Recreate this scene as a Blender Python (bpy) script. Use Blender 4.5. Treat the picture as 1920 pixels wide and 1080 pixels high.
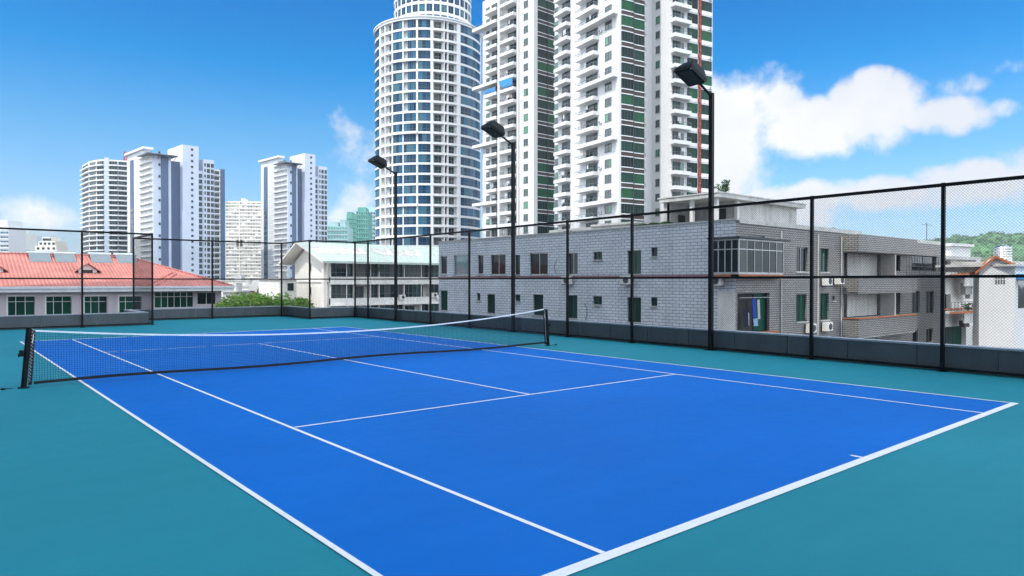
import bpy, math, random
from mathutils import Vector, Matrix
random.seed(7)
S = bpy.context.scene
for o in list(bpy.data.objects): bpy.data.objects.remove(o)
COL = S.collection
R = math.radians

# ------------------------------------------------------------------ camera
F_PX = 1300.6; YAW = .6981; PIT = -.0097; ROL = -.0004
CAMP = Vector((-7.6734, -15.1196, 1.9156))
cd = bpy.data.cameras.new('camera'); cam = bpy.data.objects.new('camera', cd); COL.objects.link(cam)
cd.sensor_width = 36; cd.lens = F_PX / 1920 * 36; cd.clip_end = 8000; cd.clip_start = .05
Fv = Vector((math.sin(YAW)*math.cos(PIT), math.cos(YAW)*math.cos(PIT), math.sin(PIT)))
Rv = Vector((math.cos(YAW), -math.sin(YAW), 0)); Dv = Fv.cross(Rv)
Rv, Dv = Rv*math.cos(ROL)+Dv*math.sin(ROL), -Rv*math.sin(ROL)+Dv*math.cos(ROL)
cam.matrix_world = Matrix(((Rv.x, -Dv.x, -Fv.x, CAMP.x), (Rv.y, -Dv.y, -Fv.y, CAMP.y), (Rv.z, -Dv.z, -Fv.z, CAMP.z), (0, 0, 0, 1)))
S.camera = cam

# ------------------------------------------------------------------ sun, sky
SUN_AZ = R(-98); SUN_EL = R(56)
SUNV = Vector((math.sin(SUN_AZ)*math.cos(SUN_EL), math.cos(SUN_AZ)*math.cos(SUN_EL), math.sin(SUN_EL)))
ld = bpy.data.lights.new('sun', 'SUN'); sun = bpy.data.objects.new('sun', ld); COL.objects.link(sun)
ld.energy = 2.7; ld.angle = R(.5); ld.color = (1, .95, .87)
sun.rotation_euler = SUNV.to_track_quat('Z', 'Y').to_euler()
S.view_settings.view_transform = 'Standard'; S.view_settings.look = 'None'
S.view_settings.gamma = 1; S.view_settings.exposure = 0.45

W = bpy.data.worlds.new('World'); S.world = W; W.use_nodes = True
wt = W.node_tree; wt.nodes.clear()
def N(t, typ, **kw):
    n = t.nodes.new(typ)
    for k, v in kw.items():
        if k.startswith('i_'):
            key = k[2:]; key = int(key) if key.isdigit() else key.replace('_', ' ')
            n.inputs[key].default_value = v
        else: setattr(n, k, v)
    return n
def L(t, a, b): t.links.new(a, b)
def ramp(t, fac, stops):
    n = N(t, 'ShaderNodeValToRGB'); L(t, fac, n.inputs[0]); e = n.color_ramp.elements
    while len(e) < len(stops): e.new(.5)
    for x, (p, c) in zip(e, stops): x.position = p; x.color = (*c, 1) if len(c) == 3 else c
    return n.outputs[0]
def mth(t, op, a, b=None, clamp=False):
    n = N(t, 'ShaderNodeMath', operation=op); n.use_clamp = clamp
    for i, x in enumerate((a, b)):
        if x is None: continue
        if isinstance(x, (int, float)): n.inputs[i].default_value = x
        else: L(t, x, n.inputs[i])
    return n.outputs[0]

sky = N(wt, 'ShaderNodeTexSky', sky_type='NISHITA', sun_disc=False, sun_elevation=SUN_EL, sun_rotation=SUN_AZ, air_density=1.0, dust_density=.6, ozone_density=3.0, altitude=0)
bg = N(wt, 'ShaderNodeBackground', i_Strength=.13); out = N(wt, 'ShaderNodeOutputWorld')
geo = N(wt, 'ShaderNodeTexCoord'); dirv = geo.outputs['Generated']
sep = N(wt, 'ShaderNodeSeparateXYZ'); L(wt, dirv, sep.inputs[0])
el = mth(wt, 'ARCSINE', sep.outputs[2]); az = mth(wt, 'ARCTAN2', sep.outputs[0], sep.outputs[1])
# clear air of a saturated tropical noon: the clear sky is tinted bluer with height
tint = ramp(wt, mth(wt, 'DIVIDE', el, R(90)), [(0.0, (.66, .76, 1.02)), (.05, (.62, .80, 1.0)), (.12, (.34, .77, .98)), (.185, (.02, .65, 1.03)), (.26, (.0, .53, 1.0)), (1.0, (.0, .48, .95))])
mul = N(wt, 'ShaderNodeMix', data_type='RGBA', blend_type='MULTIPLY', i_Factor=1.0)
L(wt, sky.outputs[0], mul.inputs['A']); L(wt, tint, mul.inputs['B'])
# cumulus clouds, each bank an ellipse of (azimuth, elevation, half width, half height) in degrees, broken up by noise
BANKS = [(57.0,12.6,8.5,4.0,1.0),(67.0,13.0,4.0,2.1,1.15),(64.5,11.5,7.5,2.9,1.2),(72.0,11.3,4.2,1.5,1.0),(75.2,11.5,1.6,.9,.8),(57.0,14.2,2.0,1.5,.9),(61.0,14.0,2.6,1.2,.8),(67.3,14.1,1.8,1.4,1.1),
 (66.0,6.2,12,1.6,1.0),(60.0,5.0,9,2.2,.9),(73.5,7.0,5.0,1.6,.9),(80,7.8,6,2.4,1.0),(27.4,10.0,2.1,3.4,.30),(27.5,6.0,3.6,3.0,.36),(5.5,4.2,4.0,1.2,.40),(73.4,13.2,1.6,.8,.2),(75.5,14.0,1.2,.5,.15),(56.0,9.6,6.0,4.6,.95)]
nz = N(wt, 'ShaderNodeTexNoise', i_Scale=15.0, i_Detail=9.0, i_Roughness=.58); L(wt, dirv, nz.inputs['Vector'])
nz2 = N(wt, 'ShaderNodeTexNoise', i_Scale=2.6, i_Detail=6.0, i_Roughness=.55); L(wt, dirv, nz2.inputs['Vector'])
acc = None
for a0, e0, ra, re, k in BANKS:
    dx = mth(wt, 'DIVIDE', mth(wt, 'SUBTRACT', az, R(a0)), R(ra)); dy = mth(wt, 'DIVIDE', mth(wt, 'SUBTRACT', el, R(e0)), R(re))
    q = mth(wt, 'MULTIPLY', mth(wt, 'SUBTRACT', 1.0, mth(wt, 'ADD', mth(wt, 'MULTIPLY', dx, dx), mth(wt, 'MULTIPLY', dy, dy))), k)
    acc = q if acc is None else mth(wt, 'MAXIMUM', acc, q)
acc = mth(wt, 'MAXIMUM', acc, -1.2)
body = mth(wt, 'ADD', acc, mth(wt, 'MULTIPLY', mth(wt, 'SUBTRACT', nz.outputs[0], .5), 2.6))
banks = N(wt, 'ShaderNodeMapRange', interpolation_type='SMOOTHSTEP'); L(wt, body, banks.inputs[0]); banks.inputs[1].default_value = .0; banks.inputs[2].default_value = .85
# unseen bright cumulus added overhead and behind the camera to lift the ambient light
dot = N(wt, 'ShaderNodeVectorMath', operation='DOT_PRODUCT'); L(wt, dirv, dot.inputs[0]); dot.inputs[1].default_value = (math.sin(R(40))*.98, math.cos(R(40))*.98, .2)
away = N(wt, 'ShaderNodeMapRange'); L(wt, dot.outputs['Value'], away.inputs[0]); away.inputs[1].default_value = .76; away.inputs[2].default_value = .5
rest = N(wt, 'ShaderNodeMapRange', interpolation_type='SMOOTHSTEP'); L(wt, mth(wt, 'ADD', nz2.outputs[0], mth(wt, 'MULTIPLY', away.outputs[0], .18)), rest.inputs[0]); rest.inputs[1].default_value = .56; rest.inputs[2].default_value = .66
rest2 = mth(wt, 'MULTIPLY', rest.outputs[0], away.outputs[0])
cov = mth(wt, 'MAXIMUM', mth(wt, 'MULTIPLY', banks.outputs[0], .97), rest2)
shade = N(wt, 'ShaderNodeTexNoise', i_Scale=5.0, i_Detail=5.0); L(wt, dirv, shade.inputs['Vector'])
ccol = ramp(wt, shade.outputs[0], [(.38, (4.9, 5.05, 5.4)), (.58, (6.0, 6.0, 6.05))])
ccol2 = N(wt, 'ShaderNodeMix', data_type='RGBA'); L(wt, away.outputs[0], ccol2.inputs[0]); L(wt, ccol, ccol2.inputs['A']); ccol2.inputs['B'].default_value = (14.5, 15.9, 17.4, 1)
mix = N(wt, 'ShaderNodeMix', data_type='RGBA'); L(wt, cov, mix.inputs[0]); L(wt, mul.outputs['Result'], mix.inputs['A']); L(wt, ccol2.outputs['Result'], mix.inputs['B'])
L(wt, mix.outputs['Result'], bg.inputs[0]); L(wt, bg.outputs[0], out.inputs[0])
#SKYEND
# ------------------------------------------------------------------ helpers
def ray(u, v): return Fv + Rv*((u-960)/F_PX) + Dv*((v-540)/F_PX)
def at(u, v, Z): return CAMP + ray(u, v)*Z                       # photo pixel + depth -> point
def on_x(u, X, v=527): d = ray(u, v); return CAMP + d*((X-CAMP.x)/d.x)   # point above pixel column u on the plane x = X
def on_y(u, Y, v=527): d = ray(u, v); return CAMP + d*((Y-CAMP.y)/d.y)

def tag(o, label=None, cat=None, group=None, kind=None):
    if label: o['label'] = label
    if cat: o['category'] = cat
    if group: o['group'] = group
    if kind: o['kind'] = kind
    return o
def empty(name, loc, label=None, cat=None, group=None):
    o = bpy.data.objects.new(name, None); COL.objects.link(o); o.location = loc; o.empty_display_size = .3
    return tag(o, label, cat, group)

class Fr:
    """wall frame: origin, a = along the wall, n = out of the wall, z = up"""
    def __init__(s, o, a):
        s.o = Vector(o); s.a = Vector((a[0], a[1], 0)).normalized(); s.n = Vector((s.a.y, -s.a.x, 0))
    def P(s, a, n, z): return s.o + s.a*a + s.n*n + Vector((0, 0, z))
WF = Fr((0, 0, 0), (1, 0)); WF.n = Vector((0, 1, 0))   # world axes
class MB:
    def __init__(s): s.v = []; s.f = []; s.m = []
    def add(s, vs, fs, m=0):
        k = len(s.v); s.v += [tuple(x) for x in vs]; s.f += [tuple(k+i for i in f) for f in fs]; s.m += [m]*len(fs); return s
    def quad(s, a, b, c, d, m=0): return s.add([a, b, c, d], [(0, 1, 2, 3)], m)
    def box(s, x0, x1, y0, y1, z0, z1, m=0, fr=None):
        P = (lambda x, y, z: Vector((x, y, z))) if fr is None else (lambda x, y, z: fr.P(x, y, z))
        vs = [P(x, y, z) for z in (z0, z1) for x, y in ((x0, y0), (x1, y0), (x1, y1), (x0, y1))]
        fl = fr is not None and fr is not WF
        fs = [(0, 3, 2, 1), (4, 5, 6, 7), (0, 1, 5, 4), (1, 2, 6, 5), (2, 3, 7, 6), (3, 0, 4, 7)]
        if fl: fs = [f[::-1] for f in fs]
        return s.add(vs, fs, m)
    def tube(s, pts, r, n=6, m=0, r1=None, cap=True):
        pts = [Vector(p) for p in pts]; K = len(pts); rings = []
        for i, p in enumerate(pts):
            t = (pts[min(i+1, K-1)] - pts[max(i-1, 0)]).normalized()
            u = t.cross(Vector((0, 0, 1)) if abs(t.z) < .9 else Vector((1, 0, 0))).normalized(); w = t.cross(u)
            rr = r if r1 is None else r + (r1-r)*i/(K-1)
            rings.append([p + (u*math.cos(2*math.pi*(j+.5)/n) + w*math.sin(2*math.pi*(j+.5)/n))*rr for j in range(n)])
        fs = []
        for i in range(K-1):
            for j in range(n): a = i*n+j; b = i*n+(j+1) % n; fs.append((a, b, b+n, a+n))
        if cap: fs.append(tuple(range(n))[::-1]); fs.append(tuple((K-1)*n+j for j in range(n)))
        return s.add([q for rg in rings for q in rg], fs, m)
    def build(s, name, mats, parent=None, smooth=False, **kw):
        me = bpy.data.meshes.new(name)
        off = parent_loc(parent) if parent else Vector((0, 0, 0))
        me.from_pydata([tuple(Vector(v)-off) for v in s.v], [], s.f)
        for mt in (mats if isinstance(mats, (list, tuple)) else [mats]): me.materials.append(mt)
        if any(s.m): me.polygons.foreach_set('material_index', s.m)
        if smooth: me.polygons.foreach_set('use_smooth', [True]*len(me.polygons))
        me.update()
        o = bpy.data.objects.new(name, me); COL.objects.link(o)
        if parent: o.parent = parent
        return tag(o, **kw) if kw else o
def parent_loc(p):
    v = Vector((0, 0, 0))
    while p: v += p.location; p = p.parent
    return v
def base_at(name, fr_pt, label, cat, group=None): return empty(name, fr_pt, label, cat, group)

# ------------------------------------------------------------------ materials
MT = {}
def pmat(name, col, rough=.8, spec=.3, var=.10, vscale=.6, metal=0, bump=0, bscale=40, stain=0, island=0, coat=0):
    m = bpy.data.materials.new(name); m.use_nodes = True; t = m.node_tree; b = t.nodes['Principled BSDF']
    b.inputs['Roughness'].default_value = rough; b.inputs['Specular IOR Level'].default_value = spec; b.inputs['Metallic'].default_value = metal
    tc = N(t, 'ShaderNodeTexCoord'); n = N(t, 'ShaderNodeTexNoise', i_Scale=vscale, i_Detail=8.0, i_Roughness=.62); L(t, tc.outputs['Object'], n.inputs['Vector'])
    lo = tuple(c*(1-var) for c in col); hi = tuple(min(1, c*(1+var)) for c in col)
    c = ramp(t, n.outputs[0], [(.3, lo), (.7, hi)])
    if stain:                                   # rain streaks and grime: noise stretched down the wall
        mp = N(t, 'ShaderNodeMapping'); mp.inputs['Scale'].default_value = (1.3, 1.3, .13); L(t, tc.outputs['Object'], mp.inputs[0])
        n2 = N(t, 'ShaderNodeTexNoise', i_Scale=1.6, i_Detail=7.0, i_Roughness=.7); L(t, mp.outputs[0], n2.inputs['Vector'])
        f = ramp(t, n2.outputs[0], [(.45, (0, 0, 0)), (.75, (1, 1, 1))])
        mx = N(t, 'ShaderNodeMix', data_type='RGBA'); L(t, mth(t, 'MULTIPLY', f, stain), mx.inputs[0]); L(t, c, mx.inputs['A']); mx.inputs['B'].default_value = (*[x*.35 for x in col], 1); c = mx.outputs['Result']
    if island:
        gi = N(t, 'ShaderNodeNewGeometry'); mx = N(t, 'ShaderNodeMix', data_type='RGBA', blend_type='MULTIPLY', i_Factor=1.0)
        g = ramp(t, gi.outputs['Random Per Island'], [(0, (1-island,)*3), (1, (1+island,)*3)]); L(t, c, mx.inputs['A']); L(t, g, mx.inputs['B']); c = mx.outputs['Result']
    L(t, c, b.inputs['Base Color'])
    if bump:
        n3 = N(t, 'ShaderNodeTexNoise', i_Scale=bscale, i_Detail=4.0); L(t, tc.outputs['Object'], n3.inputs['Vector'])
        bp = N(t, 'ShaderNodeBump', i_Strength=bump, i_Distance=.01); L(t, n3.outputs[0], bp.inputs['Height']); L(t, bp.outputs[0], b.inputs['Normal'])
    if coat: b.inputs['Coat Weight'].default_value = coat
    MT[name] = m; return m
def glass(name, cols, rough=.06, spec=.8):
    """opaque dark window glass: each pane (mesh island) its own tint, some with curtains behind"""
    m = bpy.data.materials.new(name); m.use_nodes = True; t = m.node_tree; b = t.nodes['Principled BSDF']
    gi = N(t, 'ShaderNodeNewGeometry'); oi = N(t, 'ShaderNodeObjectInfo')
    r = mth(t, 'FRACT', mth(t, 'ADD', gi.outputs['Random Per Island'], mth(t, 'MULTIPLY', oi.outputs['Random'], 7.31)))
    c = N(t, 'ShaderNodeValToRGB'); L(t, r, c.inputs[0]); c.color_ramp.interpolation = 'CONSTANT'; e = c.color_ramp.elements
    while len(e) < len(cols): e.new(.5)
    for i, (x, cc) in enumerate(zip(e, cols)): x.position = i/len(cols); x.color = (*cc, 1)
    L(t, c.outputs[0], b.inputs['Base Color']); b.inputs['Roughness'].default_value = rough; b.inputs['Specular IOR Level'].default_value = spec; b.inputs['IOR'].default_value = 1.5
    tc = N(t, 'ShaderNodeTexCoord'); n = N(t, 'ShaderNodeTexNoise', i_Scale=.7, i_Detail=1.0); L(t, tc.outputs['Object'], n.inputs['Vector'])
    bp = N(t, 'ShaderNodeBump', i_Strength=.25, i_Distance=.05); L(t, n.outputs[0], bp.inputs['Height']); L(t, bp.outputs[0], b.inputs['Normal'])
    MT[name] = m; return m

def court_mat(name, col, s=1.0):
    m = pmat(name, col, rough=.72, spec=.13, var=.10, vscale=.16)
    t = m.node_tree; b = t.nodes['Principled BSDF']; tc = N(t, 'ShaderNodeTexCoord')
    old = b.inputs['Base Color'].links[0].from_socket
    # roller streaks, scuffs and a few dried puddle marks
    mp = N(t, 'ShaderNodeMapping'); mp.inputs['Scale'].default_value = (.25, 2.2, 1); L(t, tc.outputs['Object'], mp.inputs[0])
    n = N(t, 'ShaderNodeTexNoise', i_Scale=1.2, i_Detail=6.0, i_Roughness=.6); L(t, mp.outputs[0], n.inputs['Vector'])
    g = ramp(t, n.outputs[0], [(.3, (.95, .96, .97)), (.7, (1.04, 1.03, 1.03))])
    mx = N(t, 'ShaderNodeMix', data_type='RGBA', blend_type='MULTIPLY', i_Factor=1.0); L(t, old, mx.inputs['A']); L(t, g, mx.inputs['B'])
    n2 = N(t, 'ShaderNodeTexNoise', i_Scale=5.0, i_Detail=9.0, i_Roughness=.7); L(t, tc.outputs['Object'], n2.inputs['Vector'])
    g2 = ramp(t, n2.outputs[0], [(.28, (.84, .87, .90)), (.42, (1, 1, 1)), (.62, (1, 1, 1)), (.78, (1.16, 1.12, 1.08))])
    mx2 = N(t, 'ShaderNodeMix', data_type='RGBA', blend_type='MULTIPLY', i_Factor=1.0); L(t, mx.outputs['Result'], mx2.inputs['A']); L(t, g2, mx2.inputs['B'])
    L(t, mx2.outputs['Result'], b.inputs['Base Color'])
    n3 = N(t, 'ShaderNodeTexNoise', i_Scale=260.0, i_Detail=3.0); L(t, tc.outputs['Object'], n3.inputs['Vector'])
    bp = N(t, 'ShaderNodeBump', i_Strength=.35, i_Distance=.004); L(t, n3.outputs[0], bp.inputs['Height']); L(t, bp.outputs[0], b.inputs['Normal'])
    rr = N(t, 'ShaderNodeMapRange'); L(t, n2.outputs[0], rr.inputs[0]); rr.inputs[3].default_value = .48; rr.inputs[4].default_value = .7; L(t, rr.outputs[0], b.inputs['Roughness'])
    return m
TEAL = court_mat('teal acrylic', (.016, .212, .268))
BLUE = court_mat('blue acrylic', (.001, .132, .50))
LINE = pmat('line paint', (.74, .755, .80), rough=.7, var=.05, vscale=3)
t = LINE.node_tree; bs = t.nodes['Principled BSDF']; tc = N(t, 'ShaderNodeTexCoord'); wn = N(t, 'ShaderNodeTexNoise', i_Scale=14.0, i_Detail=8.0, i_Roughness=.75); L(t, tc.outputs['Object'], wn.inputs['Vector'])
wm = N(t, 'ShaderNodeMix', data_type='RGBA'); L(t, ramp(t, wn.outputs[0], [(.56, (0, 0, 0)), (.74, (.55, .55, .55))]), wm.inputs[0]); L(t, bs.inputs['Base Color'].links[0].from_socket, wm.inputs['A']); wm.inputs['B'].default_value = (.30, .36, .46, 1); L(t, wm.outputs['Result'], bs.inputs['Base Color'])
BLACK = pmat('black green enamel', (.005, .007, .008), rough=.5, spec=.15, var=.3, vscale=3)
WIRE = pmat('coated wire', (.016, .024, .030), rough=.6, spec=.15, var=.1)
CORD = pmat('net cord', (.02, .035, .06), rough=.8, var=.1)
TAPE = pmat('net tape', (.75, .78, .82), rough=.8, var=.08, vscale=4)
BTAPE = pmat('black tape', (.012, .014, .018), rough=.8)
PARA = pmat('parapet paint', (.120, .142, .158), rough=.75, var=.12, vscale=.8, stain=.35, bump=.2)
COPE = pmat('coping', (.42, .45, .50), rough=.8, var=.15, vscale=2)
CONC = pmat('concrete', (.30, .30, .29), rough=.9, var=.2, vscale=.5, stain=.4)
LAMPG = pmat('lamp glass', (.045, .045, .035), rough=.25, spec=.5)
ASPH = pmat('asphalt', (.07, .07, .072), rough=.9, var=.25, vscale=.08)

# ------------------------------------------------------------------ ground, deck, court
b = MB(); b.quad((-2500, -2500, -12.5), (2500, -2500, -12.5), (2500, 4500, -12.5), (-2500, 4500, -12.5)); b.build('ground', ASPH, kind='structure')
FX0, FX1 = 8.82, .0245                       # right fence line x = FX0 + (y+10)*FX1
fx = lambda y: FX0 + (y+10)*FX1
YE, YA, XA0, XA1 = 18.25, 21.9, -.22, 7.0    # end fence, alcove back, alcove left and right
deck = [(-14, -26), (fx(-26)+.45, -26), (fx(YE)+.45, YE+.45), (XA1+.3, YE+.45), (XA1+.3, YA+.45), (XA0-.3, YA+.45), (XA0-.3, YE+.45), (-14, YE+.45)]
def slab(poly, z0, z1, name, mats, **kw):
    b = MB(); n = len(poly)
    b.add([(x, y, z1) for x, y in poly], [tuple(range(n))]); b.add([(x, y, z0) for x, y in poly], [tuple(range(n))[::-1]])
    for i in range(n):
        (x0, y0), (x1, y1) = poly[i], poly[(i+1) % n]; b.quad((x0, y0, z0), (x1, y1, z0), (x1, y1, z1), (x0, y0, z1))
    return b.build(name, mats, **kw)
slab(deck, -12.4, -.02, 'podium', CONC, kind='structure')
b = MB(); b.add([(x, y, 0) for x, y in deck], [tuple(range(len(deck)))]); b.build('court_apron', TEAL, kind='structure')
b = MB(); b.quad((-5.47, -11.88, .004), (5.36, -11.88, .004), (5.60, 11.58, .004), (-5.50, 11.58, .004)); b.build('court_surface', BLUE, kind='structure')
b = MB(); LZ = .008
def line(x0, y0, x1, y1, w, dz=0):
    d = Vector((x1-x0, y1-y0, 0)).normalized(); n = Vector((-d.y, d.x, 0))*w/2; p = Vector((x0, y0, LZ+dz)); q = Vector((x1, y1, LZ+dz)); b.quad(p-n, q-n, q+n, p+n)
line(-5.49, -11.865, 5.39, -11.865, .105)                                   # near baseline
line(-5.46, -11.81, -5.50, 11.55, .05); line(5.345, -11.81, 5.59, 11.55, .05)
line(-4.06, -11.81, -4.12, 11.55, .05); line(4.03, -11.81, 4.18, 11.55, .05)
line(-4.035, -6.37, 4.04, -6.37, .05); line(-4.09, 6.15, 4.12, 6.15, .05)
line(.07, -6.345, .02, 6.125, .05); line(.06, -11.81, .06, -11.69, .05); line(0, 11.53, 0, 11.4, .05)
line(-5.53, 11.60, 5.62, 11.60, .10)
b.build('court_lines', LINE, kind='structure')

# ------------------------------------------------------------------ net
net = empty('tennis_net', (0, 0, 0), 'sagging black tennis net with a white top tape across the blue court', 'net')
zt = lambda x: .725 + .0086*(x+.3)**2
NX0, NX1 = -6.25, 6.26
bb = MB(); xs = []
x = NX0
while x < NX1: xs.append(x); x += .042
for x in xs: bb.tube([(x, 0, .10), (x, 0, zt(x)-.02)], 0.0028, 4, cap=False)
K = 22
seg = [NX0+(NX1-NX0)*i/40 for i in range(41)]
for k in range(K+1):
    f = k/K; bb.tube([(x, .002, .09+f*(zt(x)-.11)) for x in seg], 0.0028, 4, cap=False)
bb.build('mesh', CORD, net)
bb = MB()
for i in range(40):
    a, c = seg[i], seg[i+1]
    bb.add([(a, -.012, zt(a)-.022), (c, -.012, zt(c)-.022), (c, -.012, zt(c)+.008), (a, -.012, zt(a)+.008), (a, .012, zt(a)-.022), (c, .012, zt(c)-.022), (c, .012, zt(c)+.008), (a, .012, zt(a)+.008)],
           [(0, 1, 2, 3), (5, 4, 7, 6), (3, 2, 6, 7), (4, 5, 1, 0)])
bb.build('top_tape', TAPE, net)
bb = MB()
zb = lambda x: .055 + .02*math.sin(x*1.1+.6)
for i in range(40):
    a, c = seg[i], seg[i+1]
    bb.add([(a, -.010, zb(a)), (c, -.010, zb(c)), (c, -.010, zb(c)+.05), (a, -.010, zb(a)+.05), (a, .010, zb(a)), (c, .010, zb(c)), (c, .010, zb(c)+.05), (a, .010, zb(a)+.05)], [(0, 1, 2, 3), (5, 4, 7, 6), (3, 2, 6, 7), (4, 5, 1, 0)])
bb.build('bottom_tape', BTAPE, net)
for sx, X in ((1, NX0), (-1, NX1)):
    bb = MB(); bb.add([(X-sx*.055-.03, -.014, .05), (X-sx*.055+.03, -.014, .05), (X+.03, -.014, zt(X)), (X-.03, -.014, zt(X)), (X-sx*.055-.03, .014, .05), (X-sx*.055+.03, .014, .05), (X+.03, .014, zt(X)), (X-.03, .014, zt(X))], [(0, 1, 2, 3), (5, 4, 7, 6), (0, 3, 7, 4), (2, 1, 5, 6), (0, 4, 5, 1), (3, 2, 6, 7)]); bb.build('side_tape', BTAPE, net)
    bb = MB(); Xp = -6.34 if sx > 0 else 6.34
    for k in range(16):
        z = .10+k*.06; bb.tube([(X-sx*(.085-.055*z), -.012, z), (Xp+sx*(z*.08+.03), -.03, z+.03), (X-sx*(.082-.055*z), -.012, z+.06)], .003, 4)
    bb.tube([(X, 0, zt(X)-.03), (Xp+sx*.1, 0, 1.0), (Xp+sx*.07, -.04, .8)], .006, 5)
    bb.build('lacing', TAPE, net)
for sx, Xp in ((1, -6.40), (-1, 6.42)):
    p = empty('net_post', (Xp, 0, 0), 'black net post nearest the camera, leaning inward' if sx > 0 else 'black net post on the far side near the light pole fence, leaning inward', 'net post', 'posts holding the net')
    bb = MB(); bb.tube([(Xp, 0, 0), (Xp+sx*.085, 0, 1.07)], .046, 14); bb.build('post', BLACK, p, smooth=False)
    bb = MB(); bb.tube([(Xp+sx*.086, 0, 1.065), (Xp+sx*.087, 0, 1.085)], .051, 14); bb.build('cap', BLACK, p)
    bb = MB(); bb.tube([(Xp, 0, .003), (Xp, 0, .02)], .09, 16); bb.build('base_collar', BLACK, p)
    bb = MB(); bb.tube([(Xp-sx*.05, -.02, .62), (Xp-sx*.075, -.02, .62), (Xp-sx*.075, -.02, .56)], .009, 6); bb.box(min(Xp, Xp-sx*.06)-.005, max(Xp, Xp-sx*.06), -.04, .04, .57, .68); bb.build('winder', BLACK, p)
    bb = MB(); bb.tube([(Xp-sx*.30, -.02, .003), (Xp-sx*.30, -.02, .03)], .035, 10); bb.tube([(Xp-sx*.30, -.02, .015), (Xp-sx*.16, -.01, .012)], .006, 5); bb.build('ground_anchor', BLACK, p)

# ------------------------------------------------------------------ parapets and fences
PH = .55
def parapet(name, p, q, out, label, step=1.6, ends=(0, 0)):
    """p,q: inner base line, wall rises just outside it (out = unit outward)"""
    p, q = Vector((*p, 0)), Vector((*q, 0)); d = (q-p).normalized(); o = Vector((*out, 0)); Ln = (q-p).length
    fr = Fr(p, d[:2]); sg = 1 if fr.n.dot(o) > 0 else -1
    root = empty(name, p, label, 'wall', 'parapet walls round the court')
    w = MB(); w.box(-ends[0], Ln+ends[1], sg*.035, sg*.25, -.01, PH-.03, fr=fr); w.build('wall_core', CONC, root)
    n = max(1, round(Ln/step)); s = Ln/n
    for i in range(n):
        w = MB(); w.box(i*s+.014, (i+1)*s-.014, sg*.004, sg*.034, .02, PH-.035, fr=fr); w.build('panel', PARA, root)
    w = MB(); w.box(-ends[0], Ln+ends[1], -sg*.015, sg*.28, PH-.028, PH+.012, fr=fr); w.build('coping', COPE, root)
    return root
fo = .13
parapet('parapet_wall', (fx(-26)+fo, -26), (fx(YE)+fo, YE+fo), (1, 0), 'long dark panelled parapet along the right side of the court', 1.55)
parapet('parapet_wall', (XA1-.02+fo, YE+fo), (fx(YE)+fo-.02, YE+fo), (0, 1), 'short dark parapet at the far right corner between two fence posts')
parapet('parapet_wall', (XA1+fo, YE+fo+.02), (XA1+fo, YA+fo), (1, 0), 'dark parapet on the right side of the far recess')
parapet('parapet_wall', (XA0-fo, YA+fo), (XA1+fo-.02, YA+fo), (0, 1), 'dark parapet at the back of the far recess below the trees', 1.5)
parapet('parapet_wall', (XA0-fo, YE+fo+.02), (XA0-fo, YA+fo-.02), (-1, 0), 'dark parapet on the left side of the far recess')
parapet('parapet_wall', (-14, YE+fo), (XA0-fo, YE+fo), (0, 1), 'dark panelled parapet at far left below the pink tiled roof', 1.9)

FH = 4.0; FM = 2.02
def mesh_panel(b, fr, Ln, z0, z1, wr=.0019, pitch=.062):
    """chain link: two families of 45 degree wires, woven a little in front and behind"""
    H = z1-z0
    for fam in (0, 1):
        off = .0022 if fam else -.0022
        s = -H
        while s < Ln:
            a0, a1 = s, s+H; zz0, zz1 = z0, z1
            if a0 < 0: zz0 += -a0; a0 = 0
            if a1 > Ln: zz1 -= (a1-Ln); a1 = Ln
            if a1-a0 > .02:
                if fam: A0, A1 = Ln-a0, Ln-a1
                else: A0, A1 = a0, a1
                b.tube([fr.P(A0, off, zz0), fr.P(A1, off, zz1)], wr, 4, cap=False)
            s += pitch
def fence(p, q, posts, label, name='chain_link_fence', sq=.035):
    """posts: distances along p->q that carry a post"""
    p, q = Vector((*p, 0)), Vector((*q, 0)); d = q-p; Ln = d.length; fr = Fr(p, d[:2])
    root = empty(name, p, label, 'fence', 'black chain link fences round the court')
    for a in posts:
        w = MB(); w.box(a-sq, a+sq, -sq, sq, 0, FH+.01, fr=fr); w.box(a-.09, a+.09, -.09, .09, .002, .014, fr=fr); w.build('post', BLACK, root)
    for nm, z, h in (('top_rail', FH-.035, .035), ('middle_rail', FM, .03), ('bottom_rail', .07, .025)):
        w = MB(); cuts = [0]+sorted(a for a in posts if .05 < a < Ln-.05)+[Ln]
        for a0, a1 in zip(cuts, cuts[1:]): w.box(a0+sq, a1-sq, -h, h, z-h, z+h, fr=fr)
        w.build(nm, BLACK, root)
    w = MB(); mesh_panel(w, fr, Ln, .09, FH-.05); w.build('wire_mesh', WIRE, root)
    return root
frd = Vector((FX1, 1, 0)).normalized()
def ypost(u):          # where the column u of the photograph meets the right fence line
    d = ray(u, 527); t = (FX0+(CAMP.y+10)*FX1-CAMP.x)/(d.x-FX1*d.y); return CAMP.y+d.y*t
YR = [ypost(u) for u in (1920+130, 1768, 1522, 1333, 1185, 1064, 962, 880, 807, 742, 690)]
Y0 = -26; frl = lambda y: (y-Y0)/frd.y
lamps_y = [YR[3], YR[6], YR[9]]
fence((fx(Y0), Y0), (fx(YE), YE), [frl(y) for y in YR+[YR[0]-3.4, YR[0]-6.8, YR[0]-10.2] if y not in lamps_y], 'longest black chain link fence, along the right side of the court')
fence((fx(YE), YE), (XA1, YE), [0, fx(YE)-XA1], 'narrow black chain link fence bay at the far right corner')
fence((XA1, YE), (XA1, YA), [YA-YE], 'black chain link fence on the right side of the far recess')
fence((XA1, YA), (XA0, YA), [XA1-on_y(398, YA).x], 'black chain link fence across the back of the far recess')
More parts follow.
